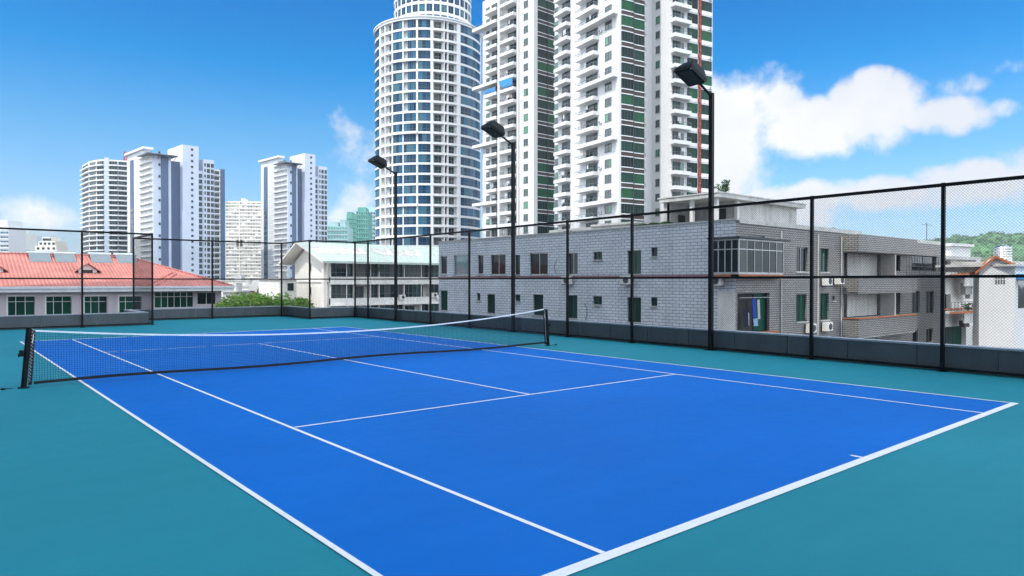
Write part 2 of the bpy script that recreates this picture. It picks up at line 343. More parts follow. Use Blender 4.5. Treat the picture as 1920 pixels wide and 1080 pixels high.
fence((XA0, YE), (XA0, YA), [0, YA-YE], 'black chain link fence on the left side of the far recess, seen edge on')
fence((XA0, YE), (-14, YE), [XA0-on_y(154, YE).x, XA0-on_y(154, YE).x+2.9, XA0-on_y(154, YE).x+5.8, XA0-on_y(154, YE).x+8.7], 'black chain link fence at far left in front of the pink roofed building')
w = MB(); w.tube([(XA0, YE, FH-.04), (XA0-.02, YA, FH-.04)], .02, 6)

# ------------------------------------------------------------------ floodlights
def flood(y, label, H=7.1):
    X = fx(y); root = empty('floodlight', (X, y, 0), label, 'floodlight', 'floodlights along the right fence')
    w = MB(); w.box(X-.055, X+.055, y-.055, y+.055, 0, H); w.box(X-.13, X+.13, y-.13, y+.13, .002, .02); w.build('pole', BLACK, root)
    w = MB(); w.tube([(X-.02, y, H-.05), (X-.62, y, H+.24)], .036, 8); w.tube([(X, y, H-.02), (X, y, H+.03)], .075, 8); w.build('arm', BLACK, root)
    # housing: a wedge, tilted up at its outer end
    c = Vector((X-.95, y, H+.40)); t = R(22); ax = Vector((-math.cos(t), 0, math.sin(t))); ay = Vector((0, 1, 0)); az = Vector((math.sin(t), 0, math.cos(t)))
    P = lambda a, b_, z: c+ax*a+ay*b_+az*z
    w = MB(); lo = [P(-.36, -.27, -.13), P(.36, -.27, -.13), P(.36, .27, -.13), P(-.36, .27, -.13)]; mi = [P(-.37, -.28, -.02), P(.37, -.28, -.02), P(.37, .28, -.02), P(-.37, .28, -.02)]; hi = [P(-.30, -.17, .24), P(.20, -.17, .24), P(.20, .17, .24), P(-.30, .17, .24)]
    w.add(lo+mi+hi, [(0, 3, 2, 1)]+[(i, (i+1) % 4, (i+1) % 4+4, i+4) for i in range(4)]+[(i+4, (i+1) % 4+4, (i+1) % 4+8, i+8) for i in range(4)]+[(8, 9, 10, 11)])
    h = w.build('lamp_housing', BLACK, root)
    w = MB(); q = [P(-.31, -.22, -.136), P(.31, -.22, -.136), P(.31, .22, -.136), P(-.31, .22, -.136)]; r_ = [x+az*.004 for x in q]; w.add(q+r_, [(0, 3, 2, 1), (4, 5, 6, 7), (0, 1, 5, 4), (1, 2, 6, 5), (2, 3, 7, 6), (3, 0, 4, 7)])
    w.build('lamp_lens', LAMPG, h)
    for a, b_ in ((-.34, -.25), (.34, -.25), (.34, .25), (-.34, .25)): w = MB(); w.tube([P(a, b_, -.15), P(a, b_, -.12)], .014, 6); w.build('clip', COPE, h)
for y, lb in zip(lamps_y, ('nearest and tallest looking floodlight on a black pole', 'middle floodlight of three, in front of the round white tower and its neighbour', 'farthest floodlight of three, in front of the round white tower')):
    flood(y, lb)
#P2END
# ------------------------------------------------------------------ tower helpers
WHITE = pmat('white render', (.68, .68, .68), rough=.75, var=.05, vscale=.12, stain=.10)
WHITEB = pmat('pale blue and shaded white render', (.52, .57, .67), rough=.75, var=.05, vscale=.12, stain=.12)  # on the slab towers this blue is shade painted onto white walls
NAVY = pmat('slate blue render', (.08, .12, .20), rough=.7, var=.08, vscale=.12)
CREAM = pmat('cream render', (.80, .77, .70), rough=.8, var=.06, vscale=.2, stain=.2)
FRAMEW = pmat('white trim', (.72, .73, .74), rough=.5, var=.03)
FRAMED = pmat('grey window frame', (.16, .19, .20), rough=.5, var=.05)
DARKM = pmat('dark metal', (.05, .055, .06), rough=.5)
RAILM = pmat('railing', (.16, .18, .20), rough=.5)
BROWN = pmat('brown spandrel', (.060, .042, .036), rough=.6, var=.15, vscale=.5)
RED = pmat('red steel', (.34, .055, .03), rough=.6, var=.2, vscale=.5)
BLUEAWN = pmat('blue awning', (.05, .28, .62), rough=.6)
ROOFG = pmat('flat roof', (.30, .30, .29), rough=.95, var=.2, vscale=.2)
GBLUE = glass('blue tower glass', [(.008, .05, .11), (.012, .08, .16), (.005, .03, .065), (.02, .13, .22), (.01, .065, .13), (.05, .13, .17), (.006, .04, .09)], .06, .16)
GDARK = glass('dark window glass', [(.010, .020, .024), (.014, .035, .036), (.006, .012, .016), (.05, .065, .06), (.012, .03, .034), (.02, .05, .045), (.08, .08, .075)], .06, .2)
GGREEN = glass('green window glass', [(.006, .035, .026), (.008, .05, .034), (.004, .02, .018), (.012, .10, .05), (.006, .03, .026), (.02, .20, .09), (.005, .026, .02)])
GFOREST = glass('dark green ribbon glass', [(.004, .030, .022), (.005, .045, .03), (.002, .014, .012), (.006, .09, .035), (.003, .02, .016), (.006, .05, .03)], .05, .12)
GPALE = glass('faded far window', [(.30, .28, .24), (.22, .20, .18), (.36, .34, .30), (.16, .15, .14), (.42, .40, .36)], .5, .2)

def fa(fr, u):                      # column u of the photo -> distance along the wall
    d = ray(u, 527); dx, dy = fr.o.x-CAMP.x, fr.o.y-CAMP.y
    det = d.x*(-fr.a.y)+d.y*fr.a.x
    return (d.x*dy-d.y*dx)/det if abs(det) > 1e-9 else 0
def fz(fr, u, v):                   # height on the wall at pixel (u, v)
    a = fa(fr, u); p = fr.P(a, 0, 0); d = ray(u, v); h = ray(u, 527); t = (p-CAMP).xy.length/Vector((d.x, d.y)).length
    return CAMP.z + d.z*t
class Parts:
    """collects countable parts of one thing: the first `cap` (largest seen) become objects, the rest one stuff part"""
    def __init__(s, root, name, mats, cap=98): s.r, s.name, s.mats, s.cap, s.items = root, name, mats, cap, []
    def add(s, mb, key=None):
        if mb.v:
            if key is None:
                n = len(mb.v); c = Vector((sum(v[0] for v in mb.v)/n, sum(v[1] for v in mb.v)/n, sum(v[2] for v in mb.v)/n)); key = (c-CAMP).length
            s.items.append((key, len(s.items), mb))
    def done(s):
        s.items.sort(key=lambda t: t[:2])
        for k, _, mb in s.items[:s.cap]: mb.build(s.name, s.mats, s.r)
        rest = s.items[s.cap:]
        if rest:
            b = MB()
            for _, _, mb in rest:
                k = len(b.v); b.v += mb.v; b.f += [tuple(k+i for i in f) for f in mb.f]; b.m += mb.m
            b.build('more_'+s.name+'s', s.mats, s.r, kind='stuff')
def window(fr, a0, a1, z0, z1, mull=1, fw=.06, sill=True, trans=0, n0=0.0, proud=.02):
    """m0 glass, m1 frame: panes standing in a frame on the wall"""
    b = MB(); w = (a1-a0)/max(1, mull)
    for i in range(max(1, mull)):
        x0 = a0+i*w; b.box(x0, x0+w, n0+.0, n0+proud, z0, z1, 0, fr)
    for i in range(max(1, mull)+1):
        x = a0+i*w; b.box(x-fw/2, x+fw/2, n0+.0, n0+proud+.05, z0, z1, 1, fr)
    b.box(a0-fw/2, a1+fw/2, n0, n0+proud+.06, z1-fw*.2, z1+fw*.8, 1, fr); b.box(a0-fw/2-(.06 if sill else 0), a1+fw/2+(.06 if sill else 0), n0, n0+proud+(.14 if sill else .06), z0-fw, z0, 1, fr)
    if trans: b.box(a0, a1, n0, n0+proud+.045, z0+trans-fw/2, z0+trans+fw/2, 1, fr)
    return b
def balcony(fr, a0, a1, z, dep=1.4, up=.42, th=.32, rail=True, n0=0, bars=.9):
    """m0 white slab and upstand, m1 railing"""
    b = MB(); b.box(a0, a1, n0, n0+dep, z-th, z, 0, fr); b.box(a0, a1, n0+dep-.1, n0+dep, z, z+up, 0, fr)
    b.box(a0, a0+.1, n0, n0+dep-.1, z, z+up, 0, fr); b.box(a1-.1, a1, n0, n0+dep-.1, z, z+up, 0, fr)
    if rail:
        b.box(a0, a1, n0+dep-.08, n0+dep-.02, z+1.05, z+1.11, 1, fr); b.box(a0+.02, a0+.08, n0, n0+dep-.08, z+1.05, z+1.11, 1, fr); b.box(a1-.08, a1-.02, n0, n0+dep-.08, z+1.05, z+1.11, 1, fr)
        k = max(2, int((a1-a0)/bars)+1)
        for i in range(k):
            x = a0+.05+(a1-a0-.1)*i/(k-1); b.box(x-.025, x+.025, n0+dep-.075, n0+dep-.025, z+up, z+1.05, 1, fr)
    return b
ZG = -12.4
CLOTH = pmat('mixed laundry', (.4, .4, .4), rough=.95); t = CLOTH.node_tree; gi = N(t, 'ShaderNodeNewGeometry'); cr = ramp(t, gi.outputs['Random Per Island'], [(0, (.05, .10, .35)), (.2, (.35, .10, .09)), (.4, (.6, .6, .62)), (.6, (.08, .08, .10)), (.8, (.28, .24, .20)), (1, (.15, .35, .25))]); cr.node.color_ramp.interpolation = 'CONSTANT'; L(t, cr, t.nodes['Principled BSDF'].inputs['Base Color'])
crng = random.Random(11)
def clutter(P_, fr, a0, a1, z, n, prob=.45):
    if crng.random() > prob: return
    b = MB(); x = crng.uniform(a0, a1-1.2)
    for _ in range(crng.randint(1, 4)):
        w_ = crng.uniform(.3, .6); b.box(x, x+w_, n, n+.04, z+2.0-crng.uniform(.6, 1.1), z+2.05, 0, fr); x += w_+.08
        if x > a1-.6: break
    P_.add(b)
# ------------------------------------------------------------------ twin-face apartment tower (largest, centre right)
A1 = Vector((.18, .984, 0)).normalized(); A2 = Vector((A1.y, -A1.x, 0))
EC = Vector((93.8, 74.1, 0))
root = empty('apartment_tower', EC, 'tallest white apartment tower with green glass bays and a red hoist mast', 'tower')
frR = Fr(EC, A2[:2])                                    # face looking to the right front
frL = Fr(EC, (-A1)[:2]); LE = 22.3                      # face looking left; a = -b
TOP = 96
w = MB(); w.box(0, 6.1, -LE, 0, ZG, TOP, 0, frR); w.box(6.1, 12.0, -LE, -4.2, ZG, TOP, 0, frR); w.box(12.0, 22.6, -16, 1.7, ZG, TOP, 0, frR)
w.build('wall', WHITE, root)
win = Parts(root, 'window', [GGREEN, FRAMED]); wd = Parts(root, 'balcony_door', [GDARK, FRAMED]); bal = Parts(root, 'balcony', [WHITE, RAILM]); rib = Parts(root, 'glass_bay', [GFOREST, FRAMEW, BROWN, DARKM]); ac = Parts(root, 'air_conditioner', [FRAMEW, DARKM]); cl = Parts(root, 'laundry', [CLOTH])
FHt = 3.0; zr = lambda k: 95.4-FHt*k
nf = 32
aU = lambda u: fa(frL, u)
def acbox(fr, a, z, n0=0, w_=.8, h=.55, d=.32):
    b = MB(); b.box(a, a+w_, n0+.05, n0+.05+d, z, z+h, 0, fr); b.tube([fr.P(a+w_*.38, n0+.05+d, z+h/2), fr.P(a+w_*.38, n0+.075+d, z+h/2)], h*.38, 10, 1)
    b.box(a, a+.04, n0, n0+.3, z-.05, z, 1, fr); b.box(a+w_-.04, a+w_, n0, n0+.3, z-.05, z, 1, fr)
    return b
bluep = MB()
for k in range(nf):
    z = zr(k)
    # left face: window column by the corner pier, main balconies, blank white strip, second balconies, end window
    win.add(window(frL, aU(1134), aU(1146), z+.9, z+2.4, 2))
    wd.add(window(frL, aU(1099), aU(1120), z+.05, z+2.35, 3, sill=False))
    long_ = (k % 4 == 2)
    bal.add(balcony(frL, aU(1088), aU(1160) if long_ else aU(1123), z, 1.5, bars=1.2))
    wd.add(window(frL, aU(1054), aU(1069), z+.05, z+2.35, 3, sill=False))
    bal.add(balcony(frL, aU(1047), aU(1070), z, 1.3, bars=1.2))
    win.add(window(frL, aU(1040.5), aU(1046), z+.9, z+2.3, 2))
    clutter(cl, frL, aU(1090), aU(1118), z, .9); clutter(cl, frL, aU(1048), aU(1068), z, .8, .3)
    if k % 3 == 0: ac.add(acbox(frL, aU(1124), z+.9))
    # green glass bays on the right face, two stacks with brown spandrels between white bands
    for (a0, a1, n0) in ((.35, 3.1, .35), (3.25, 6.0, .05)):
        b = MB(); b.box(a0, a1, 0, n0+.30, z+.55, z+2.45, 0, frR)
        b.box(a0-.05, a1+.05, 0, n0+.42, z+2.45, z+2.62, 1, frR); b.box(a0-.05, a1+.05, 0, n0+.42, z+.38, z+.55, 1, frR)
        b.box(a0, a1, 0, n0+.34, z-.38, z+.38, 2, frR)
        for j in range(5): x = a0+(a1-a0)*j/4; b.box(x-.03, x+.03, 0, n0+.335, z+.55, z+2.45, 3, frR)
        rib.add(b)
    # recess between the two halves
    frq = Fr(frR.P(0, -4.2, 0), A2[:2]); 
    win.add(window(frq, 7.0, 8.2, z+.8, z+2.3, 2)); b = balcony(frq, 6.2, 8.6, z, 2.2, rail=True); bal.add(b)
    # front half: white left wall, balconies, green glass
    frF = Fr(frR.P(12.0, 1.7, 0), A2[:2]); frFL = Fr(frR.P(12.0, 1.7, 0), (-A1)[:2])
    win.add(window(frFL, fa(frFL, 1229), fa(frFL, 1236), z+.9, z+2.3, 2))
    wd.add(window(frF, .2, 2.3, z+.05, z+2.35, 3, sill=False)); bal.add(balcony(frF, -.5, 3.9, z, 1.5, bars=1.1))
    win.add(window(frF, 2.5, 3.2, z+.3, z+2.2, 1)); clutter(cl, frF, -.2, 3.4, z, .9)
    for (a0, a1, n0) in ((4.2, 6.6, .1), (7.5, 10.3, .3)):
        b = MB(); b.box(a0, a1, 0, n0+.25, z+.45, z+2.45, 0, frF); b.box(a0-.08, a1+.08, 0, n0+.42, z+2.45, z+2.60, 1, frF); b.box(a0-.08, a1+.08, 0, n0+.42, z-.30, z+.45, 1, frF)
        for j in range(4): x = a0+(a1-a0)*j/3; b.box(x-.03, x+.03, 0, n0+.285, z+.45, z+2.45, 3, frF)
        rib.add(b)
    if k % 2 == 0: ac.add(acbox(frF, 9.3, z-.25, .72, .55, .45))
for P_ in (win, wd, bal, rib, ac, cl): P_.done()
w = MB(); w.box(-.35, .35, -.35, .5, ZG, TOP, 0, frR); w.build('corner_pier', WHITE, root)
w = MB(); w.box(6.02, 6.14, -.1, .45, ZG, TOP, 0, frR); w.box(3.1, 3.25, 0, .8, ZG, TOP, 0, frR); w.build('drain_pipe', DARKM, root)
frF = Fr(frR.P(12.0, 1.7, 0), A2[:2])
w = MB(); w.box(6.85, 7.2, .0, .35, ZG, TOP, 0, frF)
for k in range(nf*2):
    z = 95-1.5*k; w.box(6.8, 7.25, .35, .75, z, z+.12, 0, frF)
    if k % 2: w.tube([frF.P(6.82, .7, z), frF.P(7.2, .7, z+1.5)], .04, 4)
    if k % 2 == 0: w.box(6.5, 6.85, .35, .8, z+.3, z+.85, 0, frF)
for x in (6.84, 7.2): w.box(x-.04, x+.04, .65, .75, ZG, TOP, 0, frF)
w.build('hoist_mast', RED, root)
w = MB(); w.box(10.45, 10.62, 0, .5, ZG, TOP, 0, frF); w.box(6.62, 6.7, 0, .5, ZG, TOP, 0, frF); w.box(7.36, 7.48, 0, .5, ZG, TOP, 0, frF); w.build('pilaster', WHITE, root)

# ------------------------------------------------------------------ second apartment tower (behind, left of the tallest)
DC = Vector((102, 107.6, 0))
root = empty('apartment_tower', DC, 'white tower with stacked balconies and dark glass corner, right beside the round tower', 'tower')
frR = Fr(DC, (1, 0)); frL = Fr(DC, (0, -1)); aU = lambda u: fa(frL, u)
LD = -aU(905)
w = MB(); w.box(0, 24, -LD*.45, 0, ZG, 92, 0, frR); w.box(0.0, 24, -LD, -LD*.45-.002, ZG, 74.0, 0, frR); w.build('wall', WHITE, root)
win = Parts(root, 'window', [GGREEN, FRAMED]); wd = Parts(root, 'balcony_door', [GDARK, FRAMED]); bal = Parts(root, 'balcony', [WHITE, RAILM]); rib = Parts(root, 'glass_bay', [GFOREST, FRAMEW, BROWN, DARKM]); cl = Parts(root, 'laundry', [CLOTH])
for k in range(31):
    z = 90.6-3*k; low = z < 72.5; clutter(cl, frL, aU(948), aU(966), z, .9)
    if low: clutter(cl, frL, aU(920), aU(936), z, .9)
    win.add(window(frL, aU(982), aU(990), z+.9, z+2.4, 2))
    wd.add(window(frL, aU(952), aU(969), z+.05, z+2.35, 3, sill=False)); bal.add(balcony(frL, aU(946), aU(971), z, 1.6, bars=1.2))
    if low:
        wd.add(window(frL, aU(922), aU(939), z+.05, z+2.35, 3, sill=False)); win.add(window(frL, aU(912), aU(918), z+.9, z+2.2, 2))
        long_ = (k % 5 == 3); bal.add(balcony(frL, aU(905)-2.2 if long_ else aU(917), aU(940), z, 1.8, bars=1.2))
    for (a0, a1, n0) in ((.9, 3.9, .2), (4.0, 12, .2)):
        b = MB(); b.box(a0, a1, 0, n0+.25, z+.45, z+2.45, 0, frR)
        b.box(a0-.04, a1+.04, 0, n0+.36, z+2.45, z+2.60, 1, frR); b.box(a0-.04, a1+.04, 0, n0+.36, z+.30, z+.45, 1, frR); b.box(a0, a1, 0, n0+.30, z-.40, z+.30, 2, frR)
        q = 5 if a1 < 5 else 12
        for j in range(q): x = a0+(a1-a0)*j/(q-1); b.box(x-.03, x+.03, 0, n0+.285, z+.45, z+2.45, 3, frR)
        rib.add(b)
for P_ in (win, wd, bal, rib, cl): P_.done()
w = MB(); w.box(-.5, .7, -.5, .55, ZG, 92, 0, frR); w.build('corner_pier', WHITE, root)
w = MB(); w.box(aU(941.5), aU(945), 0, 1.5, ZG, 92, 0, frL); w.box(aU(972), aU(974.5), 0, .6, ZG, 92, 0, frL); w.build('fin_wall', WHITE, root)
w = MB(); w.box(3.92, 3.98, .2, .7, ZG, 92, 0, frR); w.build('drain_pipe', DARKM, root)
aw = Parts(root, 'awning', [BLUEAWN])
for (u0, u1, v) in ((916, 938, 183), (944, 970, 165)):
    z = fz(frL, (u0+u1)/2, v); a0, a1 = aU(u0), aU(u1); b = MB()
    b.add([frL.P(a0, 1.62, z+1.9), frL.P(a1, 1.62, z+1.9), frL.P(a1-.3, 1.35, z-.1), frL.P(a0+1.3, 1.35, z-.1), frL.P(a0, 1.56, z+1.9), frL.P(a1, 1.56, z+1.9), frL.P(a1-.3, 1.29, z-.1), frL.P(a0+1.3, 1.29, z-.1)], [(3, 2, 1, 0), (4, 5, 6, 7), (3, 7, 6, 2), (0, 4, 7, 3), (1, 2, 6, 5), (0, 1, 5, 4)])
    aw.add(b)
aw.done()
w = MB()
for a in (aU(908), aU(922), aU(936)):
    for n in (.2, -4): w.tube([frL.P(a, n, 74), frL.P(a, n, 77.2)], .12, 6)
for z in (75.4, 77.2): w.tube([frL.P(aU(906), .2, z), frL.P(aU(938), .2, z)], .16, 6); w.tube([frL.P(aU(906), -4, z), frL.P(aU(938), -4, z)], .16, 6)
w.box(aU(908), aU(936), -3.8, .1, 77.2, 77.5, 0, frL); w.build('steel_roof_frame', RED, root)

# ------------------------------------------------------------------ round tower
ZC = 218.; C0 = at(804, 527, ZC); C0.z = 0; toC = (CAMP-C0); toC.z = 0; toC.normalize(); rt = Vector((-toC.y, toC.x, 0))
if rt.dot(Rv) < 0: rt = -rt
RT = 16.5
root = empty('round_tower', C0, 'round white tower with curved blue glass windows and a narrower drum on top', 'tower')
pc = lambda ph, r, z: C0 + toC*(math.cos(ph)*r) + rt*(math.sin(ph)*r) + Vector((0, 0, z))
def arc(b, p0, p1, r0, r1, z0, z1, m=0, n=None):
    n = n or max(1, int(abs(p1-p0)/R(6))); ps = [p0+(p1-p0)*i/n for i in range(n+1)]
    vs = []; 
    for p in ps: vs += [pc(p, r1, z0), pc(p, r1, z1), pc(p, r0, z1), pc(p, r0, z0)]
    fs = []
    for i in range(n):
        k = 4*i
        for j in range(4): fs.append((k+j, k+4+j, k+4+(j+1) % 4, k+(j+1) % 4))
    fs += [(0, 1, 2, 3), (4*n+3, 4*n+2, 4*n+1, 4*n)]
    b.add(vs, fs, m)
def ph_u(u, r=RT):                    # angle on the drum at column u (visible side)
    lo, hi = -math.pi/2, math.pi/2
    for _ in range(40):
        mid = (lo+hi)/2; p = pc(mid, r, 0)-CAMP; uu = 960+F_PX*p.dot(Rv)/p.dot(Fv)
        if uu < u: lo = mid
        else: hi = mid
    return lo
TB = 78.4
w = MB(); arc(w, 0, 2*math.pi, 1, RT-.9, ZG, TB, 0, 72); w.build('wall', WHITE, root)
win = Parts(root, 'window', [GBLUE, FRAMED, GDARK]); ring = Parts(root, 'floor_band', [WHITE]); rl = Parts(root, 'balcony_rail', [RAILM])
bays = [(703.5, 712, 'g'), (715, 721.5, 'n'), (725, 733.5, 'w'), (737.5, 754, 'g'), (757, 779.5, 'g2'), (784.5, 807, 'g'), (814, 831, 'b'), (834.5, 839, 'n'), (842, 855, 'b'), (864, 900, 'G')]
piers = [(712, 714.5), (721.5, 723), (735, 737), (755, 757), (780.5, 784), (807.5, 812.5), (832.5, 834), (839.5, 841), (857, 863.5), (900.5, 903)]
for k in range(30):
    z = TB-3.0*(k+1)
    b = MB(); arc(b, 0, 2*math.pi, RT-.95, RT+(.06 if k else .25), z+2.35, z+3.0-(0 if k else -.0), 0, 90)
    if k % 7 == 4: arc(b, ph_u(736), ph_u(783), RT-.9, RT+.5, z+2.3, z+3.05)
    ring.add(b)
    for (u0, u1, ty) in bays:
        p0, p1 = ph_u(u0), ph_u(u1); b = MB(); up = z > 49
        gi = 2 if ty in 'bnw' else 0
        if ty == 'n': arc(b, p0+(p1-p0)*.15, p1-(p1-p0)*.15, RT-.9, RT-.80, z+.3, z+2.1, gi, 1)
        elif ty in ('b', 'w'):
            e = (p1-p0)*(.06 if ty == 'b' else .2); arc(b, p0+e, p1-e*2, RT-.9, RT-.80, z+.15, z+2.1, gi, 2); arc(b, (p0+p1)/2-.004, (p0+p1)/2+.004, RT-.9, RT-.76, z+.15, z+2.1, 1, 1)
            bb = MB(); arc(bb, p0-.01, p1+.01, RT-.12, RT-.06, z+.78, z+.86, 0)
            m_ = max(3, int((p1-p0)/R(2)))
            for i in range(m_+1): p = p0+(p1-p0)*i/m_; arc(bb, p-.0015, p+.0015, RT-.12, RT-.06, z, z+.8, 0, 1)
            rl.add(bb)
        else:
            if ty == 'g2' and up: p0 += (p1-p0)*.35; p1 -= (p1-p0)*.02
            rr = RT-.12 if ty != 'G' else RT-.02
            n_ = {'g': 3, 'g2': 4, 'G': 8}[ty]
            for i in range(n_):
                q0, q1 = p0+(p1-p0)*i/n_, p0+(p1-p0)*(i+1)/n_
                arc(b, q0, q1, rr-.4, rr, z-.0, z+2.35, 0, 1); arc(b, q0-.0012, q0+.0012, rr-.2, rr+.04, z, z+2.35, 1, 1)
            arc(b, p0, p1, rr-.2, rr+.03, z+.75, z+.81, 1)
        win.add(b)
b = MB(); arc(b, 0, 2*math.pi, RT-1.2, RT+.5, TB, TB+.35, 0, 90); arc(b, 0, 2*math.pi, 1, RT-1.2, TB-.1, TB+.1, 0, 90); b.build('cornice', WHITE, root)
pr_ = Parts(root, 'pier', [WHITE])
for (u0, u1) in piers:
    b = MB(); arc(b, ph_u(u0), ph_u(u1), RT-.95, RT+.02, ZG, TB-.02); pr_.add(b)
b = MB(); arc(b, ph_u(903)+.05, 2*math.pi+ph_u(703)-.05, RT-.95, RT+.0, ZG, TB-.02); pr_.add(b)
pr_.done()
# upper drum
C1 = at(812, 527, ZC); C1.z = 0; C_keep = C0.copy(); C0 = C1; RD = 11.9
w = MB(); arc(w, 0, 2*math.pi, 1, RD-.5, TB, 96, 0, 60); arc(w, 0, 2*math.pi, RD-.6, RD+1.0, TB-.05, TB+.7, 0, 72); w.build('drum_wall', WHITE, root)
for k in range(6):
    z = TB+.2+3.1*k
    b = MB(); arc(b, 0, 2*math.pi, RD-.55, RD+.15, z+2.4, z+3.2, 0, 72); ring.add(b)
    for i in range(-8, 9):
        p0 = i*R(10.6)+R(1.0); p1 = p0+R(8.6); b = MB(); arc(b, p0, p1, RD-.5, RD-.1, z+.5, z+2.4, 0, 2); arc(b, (p0+p1)/2-.003, (p0+p1)/2+.003, RD-.5, RD-.04, z, z+2.4, 1, 1); win.add(b)
        b = MB(); arc(b, p1, p1+R(2.0), RD-.5, RD+.05, z, z+2.4, 0, 1); ring.add(b)
C0 = C_keep
for P_ in (win, ring, rl): P_.done()

# ------------------------------------------------------------------ blue and white slab towers on the left
def slab_tower(u0, uc, u1, Z, vt, label, fh, full):
    """u0 left silhouette, uc lit/shaded corner, u1 right silhouette; full = with the extra stair wing"""
    C = at(uc, 527, Z); C.z = 0; az_ = R(-5.5); A = Vector((math.sin(az_), math.cos(az_), 0)); B = Vector((A.y, -A.x, 0))
    fl = Fr(C, (-A)[:2]); fr = Fr(C, B[:2]); s = Z/350
    root = empty('apartment_tower', C, label, 'tower', 'blue and white slab towers on the skyline')
    lu = lambda f: fa(fl, u0+(uc-u0)*f)
    Lf = -lu(0); ru = lambda f: fa(fr, uc+(u1-uc)*f)
    top = fz(fr, uc, vt)
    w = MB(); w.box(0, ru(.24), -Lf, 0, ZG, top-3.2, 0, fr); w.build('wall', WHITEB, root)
    w = MB(); w.box(-.03, 0, -Lf, 0, ZG, top-3.2, 0, fr); w.box(-.04, 2.8, -Lf, -Lf*.35, top-3.2, top, 0, fr); w.build('lit_wall', WHITE, root)  # sunlit side painted white, the rest of the tower in shade blue
    w = MB(); w.box(-1.4, ru(.10), -Lf-.8, -Lf*.25, top, top+1.1, 0, fr); w.build('cornice', WHITE, root)
    w = MB(); w.box(-4.0, ru(.30), -Lf*.30, 4.0, top-4.4, top-4.0, 0, fr)
    for i in range(6): w.tube([fr.P(-3.5+i*(ru(.30)+3.2)/5, 3.5, top-4.2), fr.P(max(.2, -3.0+i*(ru(.30)+2)/5), -.5, top-6.5)], .12, 4)
    w.build('roof_canopy', RAILM, root)
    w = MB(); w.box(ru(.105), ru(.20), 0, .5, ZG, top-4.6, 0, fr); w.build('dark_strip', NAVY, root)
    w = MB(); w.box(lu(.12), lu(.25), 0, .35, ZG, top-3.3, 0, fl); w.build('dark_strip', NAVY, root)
    # tall blank slab with small square windows
    w = MB(); sa0, sa1 = ru(.385 if full else .40), ru(.60 if full else .66)
    w.box(sa0, sa1, -Lf*.5, 1.0, ZG, top+2.6, 0, fr); w.build('stair_slab', WHITEB, root)
    w = MB(); w.box(sa0-.04, sa0, -Lf*.5, 1.0, top-8, top+2.6, 0, fr); w.build('lit_slab_edge', WHITE, root)  # white skin on the slab's sunward side, brightness put into the colour
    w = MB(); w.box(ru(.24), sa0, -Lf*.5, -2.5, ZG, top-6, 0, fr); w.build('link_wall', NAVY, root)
    # window wing
    wa0, wa1 = sa1, ru(.83 if full else 1.0)
    w = MB(); w.box(wa0, wa1, -Lf*.6, -1.6, ZG, top-9.5, 0, fr); w.box(wa0+(wa1-wa0)*.35, wa1, -Lf*.6, -1.2, ZG, top-3.2, 0, fr); w.build('wing', WHITEB, root)
    win = Parts(root, 'window', [GDARK, FRAMED]); bal = Parts(root, 'balcony', [WHITE, RAILM])
    if full:
        w = MB(); w.box(wa1, ru(1.0), -Lf*.9, -5, ZG, top-7.2, 0, fr); w.build('rear_wing', WHITE, root)
        w = MB(); w.box(ru(.95), ru(1.0)+.3, -Lf*.9, -4.6, ZG, top-6.8, 0, fr); w.build('dark_strip', NAVY, root)
    n = int((top-ZG)/fh)
    frs = Fr(fr.P(0, 1.0, 0), B[:2]); frw = Fr(fr.P(0, -1.6, 0), B[:2]); frw2 = Fr(fr.P(0, -1.2, 0), B[:2]); frz = Fr(fr.P(0, -5, 0), B[:2])
    for k in range(n):
        z = top-4.5-fh*k
        win.add(window(fl, lu(.30), lu(.345), z+.8, z+2.3, 1, .05)); win.add(window(fl, lu(.37), lu(.45), z+.8, z+2.3, 2, .05))
        if z < top-5: win.add(window(fl, lu(.14), lu(.23), z+.4, z+2.3, 2, .08, n0=.35)) if k > 8 else None
        win.add(window(fl, lu(.53), lu(.93), z+.1, z+2.3, 4, .06, sill=False)); bal.add(balcony(fl, lu(.50), lu(.985), z, 1.5, rail=False, up=.40, th=.25))
        win.add(window(frs, (sa0*.42+sa1*.58)-.5, (sa0*.42+sa1*.58)+.6, z+4.6, z+5.7, 1, .06))
        win.add(window(fr, ru(.095)-.9, ru(.10)-.05, z+.9, z+2.2, 1, .05)) if k % 2 == 0 else None
        ww = wa1-wa0
        if z < top-12: win.add(window(frw, wa0+ww*.04, wa0+ww*.30, z+.3, z+2.3, 3, .07))
        if z+2.4 < top-3.6:
            win.add(window(frw2, wa0+ww*.42, wa0+ww*.50, z+.6, z+2.2, 1, .05)); win.add(window(frw2, wa0+ww*.57, wa0+ww*.74, z+.3, z+2.3, 2, .06)); win.add(window(frw2, wa0+ww*.80, wa0+ww*.97, z+.3, z+2.3, 2, .06))
        if full and z < top-10:
            win.add(window(frz, wa1+.6, ru(.94)-.3, z+.5, z+2.3, 4, .07)); b = MB(); b.box(wa1+.2, ru(.945), 0, .8, z-.2, z+.35, 0, frz); bal.add(b)
    win.done(); bal.done()
    return root
slab_tower(240, 288, 428, 350, 274, 'larger blue and white slab tower, joined to the curved tower at left', 3.0, True)
slab_tower(490, 540, 616, 390, 292, 'smaller blue and white slab tower standing alone right of the beige slab', 3.0, False)
